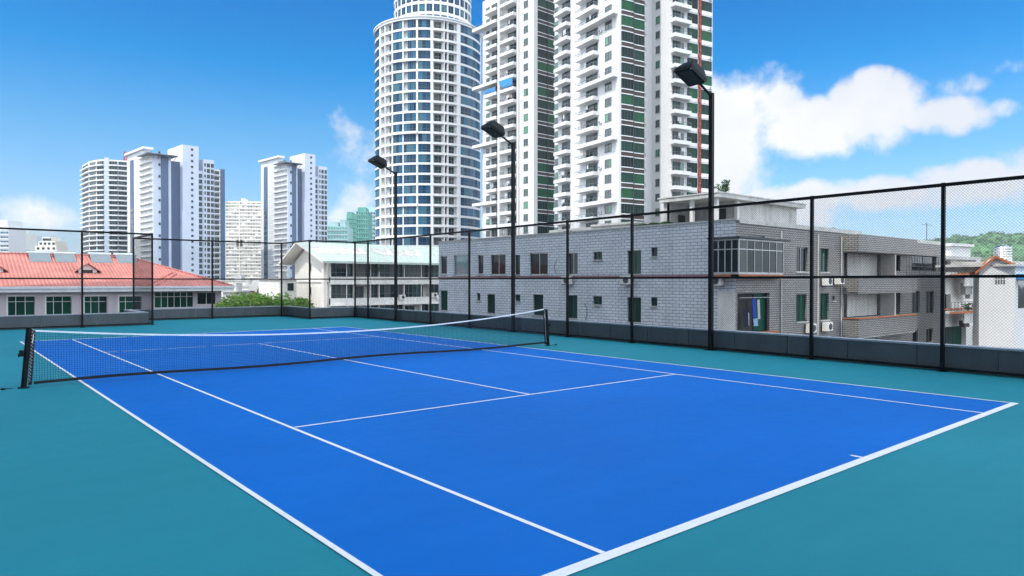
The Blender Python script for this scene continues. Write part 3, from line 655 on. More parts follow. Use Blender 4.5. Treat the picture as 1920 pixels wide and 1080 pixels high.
# curved balcony tower joined on its left
Zc = 425; P0, P1, P2, P3, P4 = at(155, 527, Zc+22), at(168, 527, Zc+6), at(197, 527, Zc-2), at(205, 527, Zc-1), at(240, 527, Zc+3)
root = empty('curved_tower', P2.xy.to_3d(), 'pale curved tower of stacked balconies at the left end of the skyline group', 'tower')
vt = lambda u, v, Z: CAMP.z+ray(u, v).z*Z
tp = vt(190, 300, Zc)
w = MB(); poly = [P0, P1, at(182, 527, Zc), P2, P3, P4, at(240, 527, Zc+25), at(160, 527, Zc+40)]; poly = [(p.x, p.y) for p in poly]
nn = len(poly)
for i in range(nn):
    (x0, y0), (x1, y1) = poly[i], poly[(i+1) % nn]; w.quad((x0, y0, ZG), (x1, y1, ZG), (x1, y1, tp), (x0, y0, tp))
w.add([(x, y, tp) for x, y in poly], [tuple(range(nn))]); w.build('wall', WHITE, root)
w = MB(); f_ = Fr(P2.xy.to_3d(), (P3-P2).xy[:]); w.box(0, (P3-P2).length, 0, 1.2, ZG, tp+1, 0, f_); w.build('dark_strip', WHITEB, root)
win = Parts(root, 'window', [GDARK, FRAMED]); bal = Parts(root, 'balcony', [WHITE, RAILM])
segs = [(P0, P1), (P1, at(182, 527, Zc)), (at(182, 527, Zc), P2), (P3, at(222, 527, Zc)), (at(222, 527, Zc), P4)]
for a_, b_ in segs:
    f_ = Fr(a_.xy.to_3d(), (b_-a_).xy[:]); Ln = (b_-a_).xy.length
    for k in range(int((tp-ZG)/3.05)):
        z = tp-3.6-3.05*k
        win.add(window(f_, Ln*.08, Ln*.92, z+.4, z+2.45, 3, .2, sill=False)); b = MB(); b.box(-.1, Ln+.1, 0, 1.3, z-.30, z+.45, 0, f_); bal.add(b)
win.done(); bal.done()
w = MB(); f_ = Fr(at(232, 527, Zc+4).xy.to_3d(), (P4-P3).xy[:]); w.box(0, 3.0, -1, 0, tp, tp+1, 0, f_); w.box(.2, 1.2, -.6, -.2, tp+1, tp+6, 0, f_); w.box(1.8, 2.6, -.6, -.2, tp+1, tp+5, 0, f_); w.build('roof_sign', RED, root)

# ------------------------------------------------------------------ farther skyline
def far_block(name, u0, u1, Z, vt_, label, wall, cols, fh=3.0, az_=38, depth=22, side=None, lit=0, glassm=GDARK, band=.9, wfrac=.62, top_extra=(), cat='building', group='far buildings on the skyline'):
    """box whose front spans u0..u1, windows in rows"""
    C = at(u0, 527, Z); C.z = 0; d = Vector((math.cos(R(az_)), -math.sin(R(az_)), 0)); f = Fr(C, d[:2]); Ln = fa(f, u1); tp = vt(u0, vt_, Z)
    root = empty(name, C, label, cat, group)
    w = MB(); w.box(0, Ln, -depth, 0, ZG, tp, 0, f); w.build('wall', wall, root)
    win = Parts(root, 'window', [glassm, FRAMEW], 60); k = 0; cw = Ln/cols
    bands = MB()
    while tp-fh*(k+1) > max(ZG, -8):
        z = tp-fh*(k+1)+.1
        for c in range(cols):
            if (c*7+k*3) % 11 == 5 and cols > 8: continue
            b = MB(); e = cw*(1-wfrac)/2; b.box(c*cw+e, (c+1)*cw-e, 0, .06, z+band, z+band+1.35, 0, f); win.add(b)
        bands.box(-.1, Ln+.1, 0, .35, z-.1, z+.45, 0, f)
        k += 1
    win.done(); bands.build('floor_bands', wall, root)
    for (a0, a1, n0, n1, h) in top_extra:
        w = MB(); w.box(Ln*a0, Ln*a1, -depth*n1, -depth*n0, tp, tp+h, 0, f); w.build('roof_block', wall, root)
    return root, f, Ln, tp
OFFW = pmat('aged pale render', (.74, .71, .64), rough=.85, var=.06, vscale=.1, stain=.15)
GREENNET = pmat('green scaffold net', (.13, .33, .28), rough=.9, var=.25, vscale=.25, stain=.3)
PALEG = pmat('pale green glass wall', (.35, .50, .50), rough=.4, var=.1, vscale=.2)
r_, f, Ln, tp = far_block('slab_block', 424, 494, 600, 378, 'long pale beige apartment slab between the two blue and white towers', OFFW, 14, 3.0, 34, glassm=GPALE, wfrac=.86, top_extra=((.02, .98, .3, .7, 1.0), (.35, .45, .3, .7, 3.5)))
w = MB(); w.box(Ln*.28, Ln*.44, .1, .4, vt(457, 462, 600), vt(457, 449, 600), 0, f); w.build('dark_opening', BROWN, r_)
w = MB(); w.box(Ln*.35, Ln*.37, .1, .5, ZG, tp, 0, f); w.build('stair_strip', CREAM, r_)
far_block('teal_tower', -14, 17, 520, 424, 'white and teal tower cut by the left edge of the photo', WHITE, 6, 3.3, 34, glassm=GBLUE, wfrac=.8, top_extra=((0, .9, .1, .8, 2.5), (.0, .92, .0, .9, 4.5)))
far_block('pale_tower', 22, 44, 640, 436, 'narrow pale tower beside the teal tower at far left', OFFW, 4, 3.0, 34, top_extra=((.1, .5, .1, .8, 3),))
far_block('blue_tower', 44, 60, 700, 441, 'narrow blue grey tower with a crane on top at far left', WHITEB, 4, 3.0, 34, glassm=GBLUE)
r_, f, Ln, tp = far_block('stepped_block', 62, 109, 430, 470, 'stepped pale apartment block with planted terraces at far left', CREAM, 7, 3.0, 40, depth=14, group='far buildings on the skyline')
for i, (a, b_, h) in enumerate(((.08, .92, 3), (.18, .85, 6), (.30, .62, 8.6))):
    w = MB(); w.box(Ln*a, Ln*b_, -12, -i*.6-.3, tp+h-3, tp+h, 0, f); w.build('terrace', CREAM, r_)
    w = MB()
    for j in range(4): x = Ln*(a+(b_-a)*(j+.3)/4); w.box(x, x+1.6, -i*.6-.3, -i*.6-.22, tp+h-2.4, tp+h-.9, 0, f)
    w.build('terrace_windows', GDARK, r_)
r_, f, Ln, tp = far_block('office_tower', 650, 668, 500, 402, 'netted office tower under construction beside the round tower, left one', GREENNET, 4, 3.2, 36, glassm=GREENNET, top_extra=((.0, .5, .1, .9, 2),))
r_, f, Ln, tp = far_block('office_tower', 668, 690, 495, 396, 'taller scaffolded tower wrapped in green net next to the round tower', GREENNET, 5, 3.2, 36, glassm=GDARK, wfrac=.3, top_extra=((.1, .8, .1, .8, 3),))
r_, f, Ln, tp = far_block('office_tower', 686, 704, 540, 396, 'pale tower rising behind the green netted ones, against the round tower', PALEG, 4, 3.2, 36, top_extra=((.0, .9, .1, .9, 4),))
r_, f, Ln, tp = far_block('apartment_block', 614, 652, 460, 424, 'low half finished block with pale green screens left of the netted towers', PALEG, 7, 3.1, 36, glassm=GREENNET, wfrac=.7, top_extra=((.1, .5, .1, .8, 3), (.6, .85, .1, .8, 4.5)))
#P3END
# ------------------------------------------------------------------ near buildings
def brickmat(name, c1, c2, mortar, bw, bh, ms, rough=.6, stain=.35):
    m = bpy.data.materials.new(name); m.use_nodes = True; t = m.node_tree; b = t.nodes['Principled BSDF']
    g = N(t, 'ShaderNodeNewGeometry'); sp = N(t, 'ShaderNodeSeparateXYZ'); L(t, g.outputs['Position'], sp.inputs[0])
    cx = N(t, 'ShaderNodeCombineXYZ'); L(t, mth(t, 'ADD', sp.outputs[0], sp.outputs[1]), cx.inputs[0]); L(t, sp.outputs[2], cx.inputs[1])
    br = N(t, 'ShaderNodeTexBrick', i_Scale=1.0); L(t, cx.outputs[0], br.inputs['Vector'])
    for k, v in (('Color1', (*c1, 1)), ('Color2', (*c2, 1)), ('Mortar', (*mortar, 1)), ('Mortar Size', ms), ('Mortar Smooth', .1), ('Brick Width', bw), ('Row Height', bh), ('Bias', -.2)): br.inputs[k].default_value = v
    n = N(t, 'ShaderNodeTexNoise', i_Scale=.5, i_Detail=8.0, i_Roughness=.65); L(t, g.outputs['Position'], n.inputs['Vector'])
    gr = ramp(t, n.outputs[0], [(.3, (.84, .84, .84)), (.7, (1.06, 1.06, 1.06))])
    mx = N(t, 'ShaderNodeMix', data_type='RGBA', blend_type='MULTIPLY', i_Factor=1.0); L(t, br.outputs['Color'], mx.inputs['A']); L(t, gr, mx.inputs['B'])
    mp = N(t, 'ShaderNodeMapping'); mp.inputs['Scale'].default_value = (1.2, 1.2, .12); L(t, g.outputs['Position'], mp.inputs[0])
    n2 = N(t, 'ShaderNodeTexNoise', i_Scale=1.8, i_Detail=7.0, i_Roughness=.7); L(t, mp.outputs[0], n2.inputs['Vector'])
    f = ramp(t, n2.outputs[0], [(.5, (0, 0, 0)), (.75, (1, 1, 1))])
    m2 = N(t, 'ShaderNodeMix', data_type='RGBA'); L(t, mth(t, 'MULTIPLY', f, stain), m2.inputs[0]); L(t, mx.outputs['Result'], m2.inputs['A']); m2.inputs['B'].default_value = (*[x*.4 for x in c1], 1)
    L(t, m2.outputs['Result'], b.inputs['Base Color']); b.inputs['Roughness'].default_value = rough; b.inputs['Specular IOR Level'].default_value = .35
    bp = N(t, 'ShaderNodeBump', i_Strength=.4, i_Distance=.01, invert=True); L(t, br.outputs['Fac'], bp.inputs['Height']); L(t, bp.outputs[0], b.inputs['Normal'])
    return m
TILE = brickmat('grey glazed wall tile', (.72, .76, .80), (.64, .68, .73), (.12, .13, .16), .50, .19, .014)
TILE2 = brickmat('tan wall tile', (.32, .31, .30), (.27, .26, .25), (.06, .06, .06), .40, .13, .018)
PINKB = pmat('pink belt course', (.36, .19, .21), rough=.7, var=.15, vscale=1)
PLAST = pmat('stained plaster', (.52, .52, .50), rough=.9, var=.18, vscale=.4, stain=.55)
PLASTW = pmat('old white plaster', (.78, .76, .72), rough=.9, var=.10, vscale=.6, stain=.40)
ALU = pmat('aluminium', (.45, .46, .47), rough=.4, metal=.6, var=.1)
TERRA = pmat('terracotta', (.40, .14, .06), rough=.8, var=.25, vscale=2)
STEEL = pmat('stainless steel', (.60, .61, .62), rough=.25, metal=1.0, var=.05)
INTER = pmat('dark interior', (.05, .05, .05), rough=.9)
PINKW = pmat('pale pink wall', (.56, .50, .53), rough=.8, var=.08, vscale=.4, stain=.3)
FASC = pmat('fascia', (.70, .72, .75), rough=.7, var=.06, vscale=.5, stain=.2)
GRROOF = pmat('pale green metal roof', (.43, .51, .47), rough=.6, var=.08, vscale=.3, stain=.15)
GWIN = glass('near window glass', [(.01, .02, .022), (.02, .035, .036), (.008, .012, .014), (.06, .07, .07)], .05, .22)
GWING = glass('near green glass', [(.004, .045, .030), (.006, .065, .04), (.003, .03, .022)], .05, .2)
GWINL = glass('pale reflective glass', [(.16, .28, .30), (.12, .22, .25)], .05)

def wall_holes(b, fr, a0, a1, z0, z1, holes, m=0, n=0, rev=.18, mr=None):
    """wall face with rectangular openings and their reveals"""
    hs = [h for h in holes if h[1] > a0 and h[0] < a1]
    xs = sorted({a0, a1, *[min(max(h[0], a0), a1) for h in hs], *[min(max(h[1], a0), a1) for h in hs]}); zs = sorted({z0, z1, *[min(max(h[2], z0), z1) for h in hs], *[min(max(h[3], z0), z1) for h in hs]})
    for x, X in zip(xs, xs[1:]):
        for z, Z in zip(zs, zs[1:]):
            cx, cz = (x+X)/2, (z+Z)/2
            if any(h[0] < cx < h[1] and h[2] < cz < h[3] for h in hs): continue
            b.quad(fr.P(x, n, z), fr.P(X, n, z), fr.P(X, n, Z), fr.P(x, n, Z), m)
    for h in hs:
        p = [(h[0], h[2]), (h[1], h[2]), (h[1], h[3]), (h[0], h[3])]
        for i in range(4):
            (x, z), (X, Z) = p[i], p[(i+1) % 4]; b.quad(fr.P(X, n, Z), fr.P(x, n, z), fr.P(x, n-rev, z), fr.P(X, n-rev, Z), m if mr is None else mr)
def rect(fr, u0, u1, v0, v1):
    uc = (u0+u1)/2; return (fa(fr, u0), fa(fr, u1), fz(fr, uc, v1), fz(fr, uc, v0))
def inset_window(root, fr, h, gl, frm, mull=2, rev=.16, n=0, sill=None, trans=None, bars=0):
    a0, a1, z0, z1 = h; b = MB(); w = .045
    for i in range(mull):
        x0 = a0+(a1-a0)*i/mull; x1 = a0+(a1-a0)*(i+1)/mull; b.box(x0+w/2, x1-w/2, n-rev+.0, n-rev+.012, z0+w/2, z1-w/2, 0, fr)
    for i in range(mull+1): x = a0+(a1-a0)*i/mull; b.box(max(a0, x-w/2), min(a1, x+w/2), n-rev-.01, n-rev+.045, z0, z1, 1, fr)
    for z in (z0, z1-w)+((z0+(z1-z0)*trans,) if trans else ()): b.box(a0+w/2, a1-w/2, n-rev-.01, n-rev+.042, z, z+w, 1, fr)
    for i in range(bars): x = a0+(a1-a0)*(i+.5)/bars; b.box(x-.008, x+.008, n-.03, n-.014, z0, z1, 1, fr)
    o = b.build('window', [gl, frm], root)
    if sill is not None: s_ = MB(); s_.box(a0-.06, a1+.06, n+.002, n+.09, z0-.07, z0, 0, fr); s_.build('sill', sill, o)
    return o

# --- grey tiled apartment house beyond the right fence
HX, HY, HT = 26.3, 6.2, 5.28
root = empty('tiled_house', (HX, HY, 0), 'long grey tiled apartment house with small green windows behind the right fence', 'house')
fW = Fr((HX, 35.3, 0), (0, -1)); fS = Fr((HX, HY, 0), (1, 0)); LW = 35.3-HY
up = [(850.6, 877.8, 478, 516, 'L', 1), (895.4, 906.3, 478, 514, 'D', 1), (919.8, 947.8, 477, 515, 'D', 2), (965, 975, 478, 515, 'G', 1), (993, 1027, 474.6, 515, 'D', 2), (1064.5, 1083, 474, 515, 'D', 2), (1112, 1129, 472, 487, 'G', 2), (1176, 1202, 469.5, 513.5, 'G', 2), (1220.5, 1232.5, 464, 480.6, 'G', 1),
      (825.5, 839, 545, 582, 'G', 1), (894, 900.6, 550, 563, 'G', 1), (913, 928, 551.6, 587.4, 'G', 1), (965.5, 975.5, 552.4, 564.6, 'G', 1), (999.6, 1018.6, 552.4, 591.3, 'G', 1), (1063, 1082.6, 554, 597, 'G', 2), (1112, 1128.7, 555.5, 571, 'G', 2), (1176, 1202, 557.6, 604.3, 'G', 2), (1220, 1232.5, 557.6, 574, 'G', 1), (826, 838, 480, 514, 'D', 1)]
HW = [rect(fW, *q[:4]) for q in up]
slotA = fa(fW, 1343)
SW = [(1493.3, 1514.4, 464, 510, 'D', 2), (1493, 1513, 551.6, 603, 'G', 2), (1536.5, 1553.8, 466, 510, 'G', 2), (1538, 1554, 550, 600, 'G', 2), (1560, 1565.4, 554.7, 564, 'D', 1), (1401, 1434, 442, 455, 'D', 1)]
HS = [rect(fS, *q[:4]) for q in SW]
xs_ = lambda u: fa(fS, u)
balh = [(.15, xs_(1443), -1.0, 1.25), (xs_(1580)+.2, xs_(1651), 2.25, 3.9), (xs_(1580)+.2, xs_(1651), -.55, 1.25)]
rearS = [rect(fS, 1710, 1755, 477, 508), rect(fS, 1710, 1725, 546, 587), rect(fS, 1736, 1751, 546, 587), rect(fS, 1712, 1722, 616, 642), rect(fS, 1737, 1750, 616, 642), rect(fS, 1655, 1688, 478, 508), rect(fS, 1655, 1688, 549, 590)]
LS = 30.5
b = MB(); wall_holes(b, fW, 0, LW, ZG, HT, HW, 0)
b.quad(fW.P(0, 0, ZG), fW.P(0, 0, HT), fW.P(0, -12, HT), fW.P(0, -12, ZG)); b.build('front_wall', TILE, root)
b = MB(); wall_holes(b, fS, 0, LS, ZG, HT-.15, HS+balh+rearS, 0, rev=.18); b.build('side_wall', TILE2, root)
b = MB(); b.quad(Vector((HX, HY, 4.55)), Vector((HX+LS, HY, 4.55)), Vector((HX+LS, 20, 4.55)), Vector((HX, 20, 4.55))); b.quad(Vector((HX, 20.002, 4.56)), Vector((HX+12, 20.002, 4.56)), Vector((HX+12, 35.3, 4.56)), Vector((HX, 35.3, 4.56)))
b.quad(Vector((HX+LS, HY, ZG)), Vector((HX+LS, 20, ZG)), Vector((HX+LS, 20, 4.6)), Vector((HX+LS, HY, 4.6))); b.build('flat_roof', ROOFG, root)
b = MB(); b.box(HX-.06, HX+.24, HY-.06, 35.35, HT+.002, HT+.10); b.box(HX+.24, HX+15.5, HY-.06, HY+.22, HT-.15, HT+.10); b.box(HX+15.5, HX+LS, HY-.06, HY+.22, HT-.35, HT-.08); b.build('roof_coping', PLAST, root)
b = MB(); b.box(0, LW+.05, 0, .05, 2.18, 2.28, 0, fW); b.box(0, LW+.05, 0, .05, -.92, -.82, 0, fW); b.build('belt_course', PINKB, root)
# dark rooms behind the openings
b = MB(); b.box(HX+.5, HX+11, HY+.3, 35, ZG, 4.5); b.build('interior', INTER, root)
for q, h in zip(up, HW): inset_window(root, fW, h, {'L': GWINL, 'D': GWIN, 'G': GWING}[q[4]], ALU if q[4] != 'G' else DARKM, q[5], sill=PLAST)
for q, h in zip(SW, HS): inset_window(root, fS, h, {'D': GWIN, 'G': GWING}[q[4]], ALU if q[4] != 'G' else DARKM, q[5], sill=PLAST)
for h in rearS: inset_window(root, fS, h, GWIN, DARKM, 2)
# window curtains, cables
b = MB()
for u, v0, v1, s_ in ((1097, 568, 601, 1), (1044, 488, 512, -1)):
    pts = [fW.P(fa(fW, u+s_*4*math.sin(i/6*3)), .03, fz(fW, u, v0+(v1-v0)*i/6)) for i in range(7)]; b.tube(pts, .015, 5)
b.tube([fW.P(x, .06, z) for x, z in ((2, 2.35), (10, 2.30), (20, 2.36), (29, 2.31))], .012, 5); b.build('cables', DARKM, root)
# corner bay glazed upstairs
ca, cs = slotA, xs_(1455)
b = MB(); b.box(ca-.2, LW, 0, .62, 4.26, 4.36, 0, fW); b.box(-.62, cs+.5, 0, .62, 4.262, 4.362, 0, fS); b.build('bay_canopy', DARKM, root)
b = MB(); z0, z1 = 2.30, 4.24
b.box(ca, LW+.45, .40, .45, z0, z0+.12, 1, fW); b.box(ca, LW+.45, .40, .45, z1-.08, z1, 1, fW); b.box(ca, LW+.42, .415, .43, z0+.12, z1-.08, 0, fW)
for i in range(5): x = ca+(LW+.43-ca)*i/4; b.box(x-.03, x+.03, .39, .455, z0, z1, 1, fW)
b.box(ca, LW+.43, .395, .452, z0+1.35, z0+1.40, 1, fW)
b.box(-.40, cs, .40, .45, z0, z0+.12, 1, fS); b.box(-.40, cs, .40, .45, z1-.08, z1, 1, fS)
for i in range(7):
    x = -.42+(cs+.42)*i/6; b.box(x-.025, x+.025, .39, .455, z0, z1, 1, fS)
    if i < 6: b.box(x+.03, x+(cs+.42)/6-.03, .415, .43, z0+.12, z1-.08, 0, fS)
b.box(-.42, cs, .395, .452, z0+1.35, z0+1.40, 1, fS); b.box(cs-.03, cs, 0, .42, z0, z1, 1, fS); b.build('glazed_bay', [GWIN, ALU], root)
b = MB(); b.box(ca-.1, LW+.5, 0, .5, 2.12, 2.29, 0, fW); b.box(-.5, cs+.1, 0, .5, 2.122, 2.292, 0, fS); b.build('bay_floor', TERRA, root)
# open balcony downstairs
b = MB(); b.box(-.05, xs_(1443)+.25, -.3, .45, -1.12, -1.0, 0, fS); b.box(-.05, xs_(1443)+.25, .36, .45, -1.0, -.92, 0, fS); b.build('balcony_ledge', TERRA, root)
b = MB(); b.box(xs_(1420), xs_(1441), -.28, -.24, -.95, 1.2, 0, fS); b.build('balcony_door', GWING, root)
b = MB(); b.box(ca+.1, LW-.03, .004, .02, -.95, 1.35, 0, fW); b.build('plaster_panel', PLASTW, root)
b = MB(); b.tube([fS.P(.2, .1, 1.0), fS.P(xs_(1443), .1, 1.0)], .02, 6); b.build('drying_rail', ALU, root)
# projecting balconies further along
bx0, bx1 = xs_(1579), xs_(1690)
b = MB(); b.box(bx0, bx1, 0, 1.1, 3.87, 5.02, 0, fS); b.box(bx0, bx1, .98, 1.1, 1.22, 2.2, 0, fS); b.box(bx0, bx0+.12, 0, .98, 1.22, 2.2, 0, fS); b.box(bx0, bx1, .98, 1.1, -1.75, -.58, 0, fS); b.box(bx0, bx0+.12, 0, .98, -1.75, -.58, 0, fS); b.build('balcony_front', TILE2, root)
b = MB(); b.box(bx0+.12, bx1, 0, .98, 1.1, 1.24, 0, fS); b.box(bx0+.12, bx1, 0, .98, -1.88, -1.74, 0, fS); b.box(xs_(1651), xs_(1653), 0, .98, 2.2, 3.87, 0, fS); b.box(xs_(1651), xs_(1653), 0, .98, -.58, 1.1, 0, fS); b.build('balcony_floor', PLAST, root)
b = MB(); b.box(bx0-.05, bx1+.05, .93, 1.16, 2.2, 2.27, 0, fS); b.box(bx0-.05, bx0+.17, 0, .93, 2.2, 2.27, 0, fS); b.box(bx0-.05, bx1+.05, .93, 1.16, -.58, -.51, 0, fS); b.box(bx0-.05, bx0+.17, 0, .93, -.58, -.51, 0, fS); b.build('balustrade_coping', TERRA, root)
b = MB(); b.box(bx0+1.2, xs_(1650), -.26, -.2, -.5, 1.2, 0, fS); b.box(bx0+1.2, xs_(1650), -.26, -.2, 2.3, 3.85, 0, fS); b.build('balcony_back_wall', PLAST, root)
b = MB()
for u in (1463, 1532, 1576): a = xs_(u); b.tube([fS.P(a, .07, -8), fS.P(a, .07, 4.9)], .045, 6)
b.build('drain_pipes', PLAST, root)
b = MB(); b.box(bx1+.1, xs_(1757), .0, .35, 3.95, 4.85, 0, fS); b.build('parapet_band', TILE2, root)
b = MB()
for i in range(14): a = bx1+.2+i*(xs_(1755)-bx1)/14; b.box(a-.012, a+.012, .28, .30, 2.3, 3.9, 0, fS)
b.box(bx1+.1, xs_(1757), .27, .31, 3.05, 3.09, 0, fS); b.build('window_grille', DARKM, root)
def ac_unit(fr, u, v, label):
    a = fa(fr, u); z = fz(fr, u, v); o = empty('air_conditioner', fr.P(a, 0, z), label, 'air conditioner', 'air conditioners on the grey house')
    b = MB(); b.box(a-.40, a+.40, .10, .40, z-.28, z+.28, 0, fr); b.build('casing', PLASTW, o)
    b = MB(); b.tube([fr.P(a+.08, .40, z), fr.P(a+.08, .425, z)], .21, 16, 0); b.tube([fr.P(a+.08, .425, z), fr.P(a+.08, .43, z)], .05, 8, 0); b.build('fan_grille', DARKM, o)
    b = MB(); b.box(a-.36, a-.32, 0, .42, z-.33, z-.28, 0, fr); b.box(a+.32, a+.36, 0, .42, z-.33, z-.28, 0, fr); b.build('bracket', DARKM, o)
ac_unit(fW, 1067, 525.5, 'air conditioner under the tall window left on the tiled wall, second storey')
ac_unit(fW, 1179, 525, 'air conditioner beneath the widest green window of the tiled front wall')
ac_unit(fW, 1347, 526, 'air conditioner just under the glazed corner bay')
ac_unit(fS, 1544, 527, 'upper air conditioner between two green windows on the side wall')
ac_unit(fS, 1567, 525, 'air conditioner by the drain pipe next to the upper balcony')
ac_unit(fS, 1514, 615, 'lower air conditioner half hidden by a fence post')
ac_unit(fS, 1545, 612, 'lower air conditioner beneath the green window of the side wall')
# laundry on the corner balcony
cols_ = [('dark', (.02, .025, .05)), ('blue', (.03, .08, .40)), ('pale blue', (.30, .45, .65)), ('white', (.6, .62, .66))]
for i, (u, v0, v1, wd, ci, lb) in enumerate(((1393, 580, 613, .34, 0, 'dark trousers hanging lowest on the corner balcony'), (1399, 586, 610, .10, 3, 'narrow white cloth hanging between the clothes on the corner balcony'), (1409, 560, 595, .38, 1, 'bright blue shirt hanging on the corner balcony'), (1412, 597, 611, .42, 2, 'pale blue cloth hanging below the bright blue shirt'), (1418, 562, 598, .16, 3, 'white towel hanging right of the bright blue shirt'))):
    a = xs_(u); z0, z1 = fz(fS, u, v1), fz(fS, u, v0); m = MT.get('cloth '+cols_[ci][0]) or pmat('cloth '+cols_[ci][0], cols_[ci][1], rough=.95)
    b = MB(); n_ = 6; vs = []
    for r_ in range(5):
        f_ = r_/4; wv = wd*(.5 if r_ < 4 else .55)*(1 if r_ != 1 else 1.15)
        for c_ in range(n_): x = -wv+2*wv*c_/(n_-1); vs.append(fS.P(a+x, .14+.03*math.sin(c_*2.1+i)+.01*r_, z1+(z0-z1)*f_))
    for r_ in range(4):
        for c_ in range(n_-1): b_ = r_*n_+c_; b.f.append((b_, b_+1, b_+n_+1, b_+n_)); b.m.append(0)
    b.v = [tuple(v) for v in vs]; o = b.build('garment', m, None, label=lb, cat='laundry', group='laundry on the corner balcony')
    md = o.modifiers.new('thick', 'SOLIDIFY'); md.thickness = .012
# rooftop: penthouse with open porch, low block, plants
root = empty('rooftop_room', (29, 9.2, 4.56), 'weathered grey rooftop room with an open columned porch on the tiled house', 'rooftop room')
b = MB(); b.box(28.75, 39.3, 8.9, 13.4, 7.02, 7.26); b.box(28.7, 39.4, 8.85, 13.5, 7.262, 7.34); b.build('roof_slab', PLAST, root)
b = MB(); b.box(31.5, 38.8, 9.3, 13.2, 4.56, 7.02); b.box(29, 31.5, 12.95, 13.2, 4.56, 7.02); b.box(29.0, 29.18, 11.2, 12.95, 4.56, 5.5); b.build('wall', PLAST, root)
for x, y in ((29.05, 9.25), (29.05, 11.0), (29.05, 12.95), (31.3, 9.25)):
    b = MB(); b.box(x, x+.22, y, y+.22, 4.56, 7.02); b.build('column', PLASTW, root)
b = MB(); b.box(31.42, 31.5, 10.2, 11.0, 4.6, 6.6); b.box(30.2, 30.9, 12.9, 12.95, 5.3, 6.3); b.build('doorway', INTER, root)
root = empty('rooftop_block', (30, 16.4, 4.56), 'long low plastered block on the flat roof of the tiled house', 'rooftop block')
b = MB(); b.box(30, 34, 16.4, 25.2, 4.56, 5.95); b.box(29.9, 34.1, 16.3, 20.6, 5.952, 6.1); b.build('wall', PLAST, root)
b = MB(); b.box(29.99, 30.0, 22.6, 23.6, 5.3, 5.8); b.build('vent', INTER, root)

# --- foliage helpers
def leafmat(name, c0, c1, c2):
    m = bpy.data.materials.new(name); m.use_nodes = True; t = m.node_tree; b = t.nodes['Principled BSDF']
    g = N(t, 'ShaderNodeNewGeometry'); c = ramp(t, g.outputs['Random Per Island'], [(0, c0), (.5, c1), (1, c2)]); L(t, c, b.inputs['Base Color']); b.inputs['Roughness'].default_value = .6
    b.inputs['Subsurface Weight'].default_value = 0
    tr = N(t, 'ShaderNodeBsdfTranslucent'); L(t, c, tr.inputs[0]); ms = N(t, 'ShaderNodeMixShader', i_0=.3); o = t.nodes['Material Output']
    L(t, b.outputs[0], ms.inputs[1]); L(t, tr.outputs[0], ms.inputs[2]); L(t, ms.outputs[0], o.inputs[0]); return m
LEAF = leafmat('broad leaf', (.09, .20, .03), (.18, .34, .05), (.34, .48, .08))
LEAFD = leafmat('dark leaf', (.02, .06, .02), (.04, .10, .03), (.07, .15, .04))
LEAFH = leafmat('hill leaf', (.035, .09, .035), (.06, .13, .045), (.10, .19, .06))
BARK = pmat('bark', (.16, .13, .10), rough=.95, var=.3, vscale=4)
def leafcloud(b, c, r, n, s, rng, flat=.8):
    for _ in range(n):
        d = Vector((rng.gauss(0, 1), rng.gauss(0, 1), rng.gauss(0, 1)*flat)).normalized(); p = Vector(c)+Vector((d.x*r, d.y*r, d.z*r*flat))*(rng.random()**.35)
        u = Vector((rng.gauss(0, 1), rng.gauss(0, 1), rng.gauss(0, .6))).normalized(); w = u.cross(Vector((rng.gauss(0, 1), rng.gauss(0, 1), rng.gauss(0, 1)))).normalized(); k = s*rng.uniform(.6, 1.4)
        b.quad(p-u*k, p-w*k*.45, p+u*k, p+w*k*.45)
def tree(loc, h, r, label, seed, leaf=None, n=2600, name='leafy_tree', group='trees behind the far recess', s=.16):
    rng = random.Random(seed); x, y, z = loc; root = empty(name, loc, label, 'tree', group)
    b = MB(); top = Vector((x+rng.uniform(-.3, .3), y+rng.uniform(-.3, .3), z+h*.55)); b.tube([loc, (x+.1, y, z+h*.25), top], .22, 8, r1=.13); cl = []
    for i in range(11):
        a = rng.uniform(0, 6.28); rr = r*rng.uniform(.25, .8); c = Vector((x+math.cos(a)*rr, y+math.sin(a)*rr, z+h*rng.uniform(.55, .9))); cl.append((c, r*rng.uniform(.28, .46)))
        b.tube([top-Vector((0, 0, h*.12*rng.random())), (top+c)/2+Vector((0, 0, .2)), c], .07, 5, r1=.02)
    cl.append((Vector((x, y, z+h*.88)), r*.42)); b.build('trunk', BARK, root)
    b = MB()
    for c, rr in cl: leafcloud(b, c, rr, int(n/len(cl)), s, rng)
    b.build('crown', leaf or LEAF, root); return root
for i, (u, v, Z, r, lb) in enumerate(((432, 552, 62, 2.2, 'leafy tree nearest the pink roofed building, leftmost of the row'), (455, 549, 66, 2.4, 'second leafy tree from the pink roofed building'), (480, 550, 63, 1.9, 'middle tree of the row below the beige slab'), (505, 549, 70, 2.5, 'leafy tree in front of the grey arched roof'), (528, 556, 64, 1.6, 'small tree behind the right corner post of the recess'), (563, 558, 68, 2.4, 'rightmost tree of the row, against the white gable wall'))):
    p = at(u, v, Z); h = (p.z-ZG)*1.07; tree((p.x, p.y, ZG), h, r, lb, 10+i)
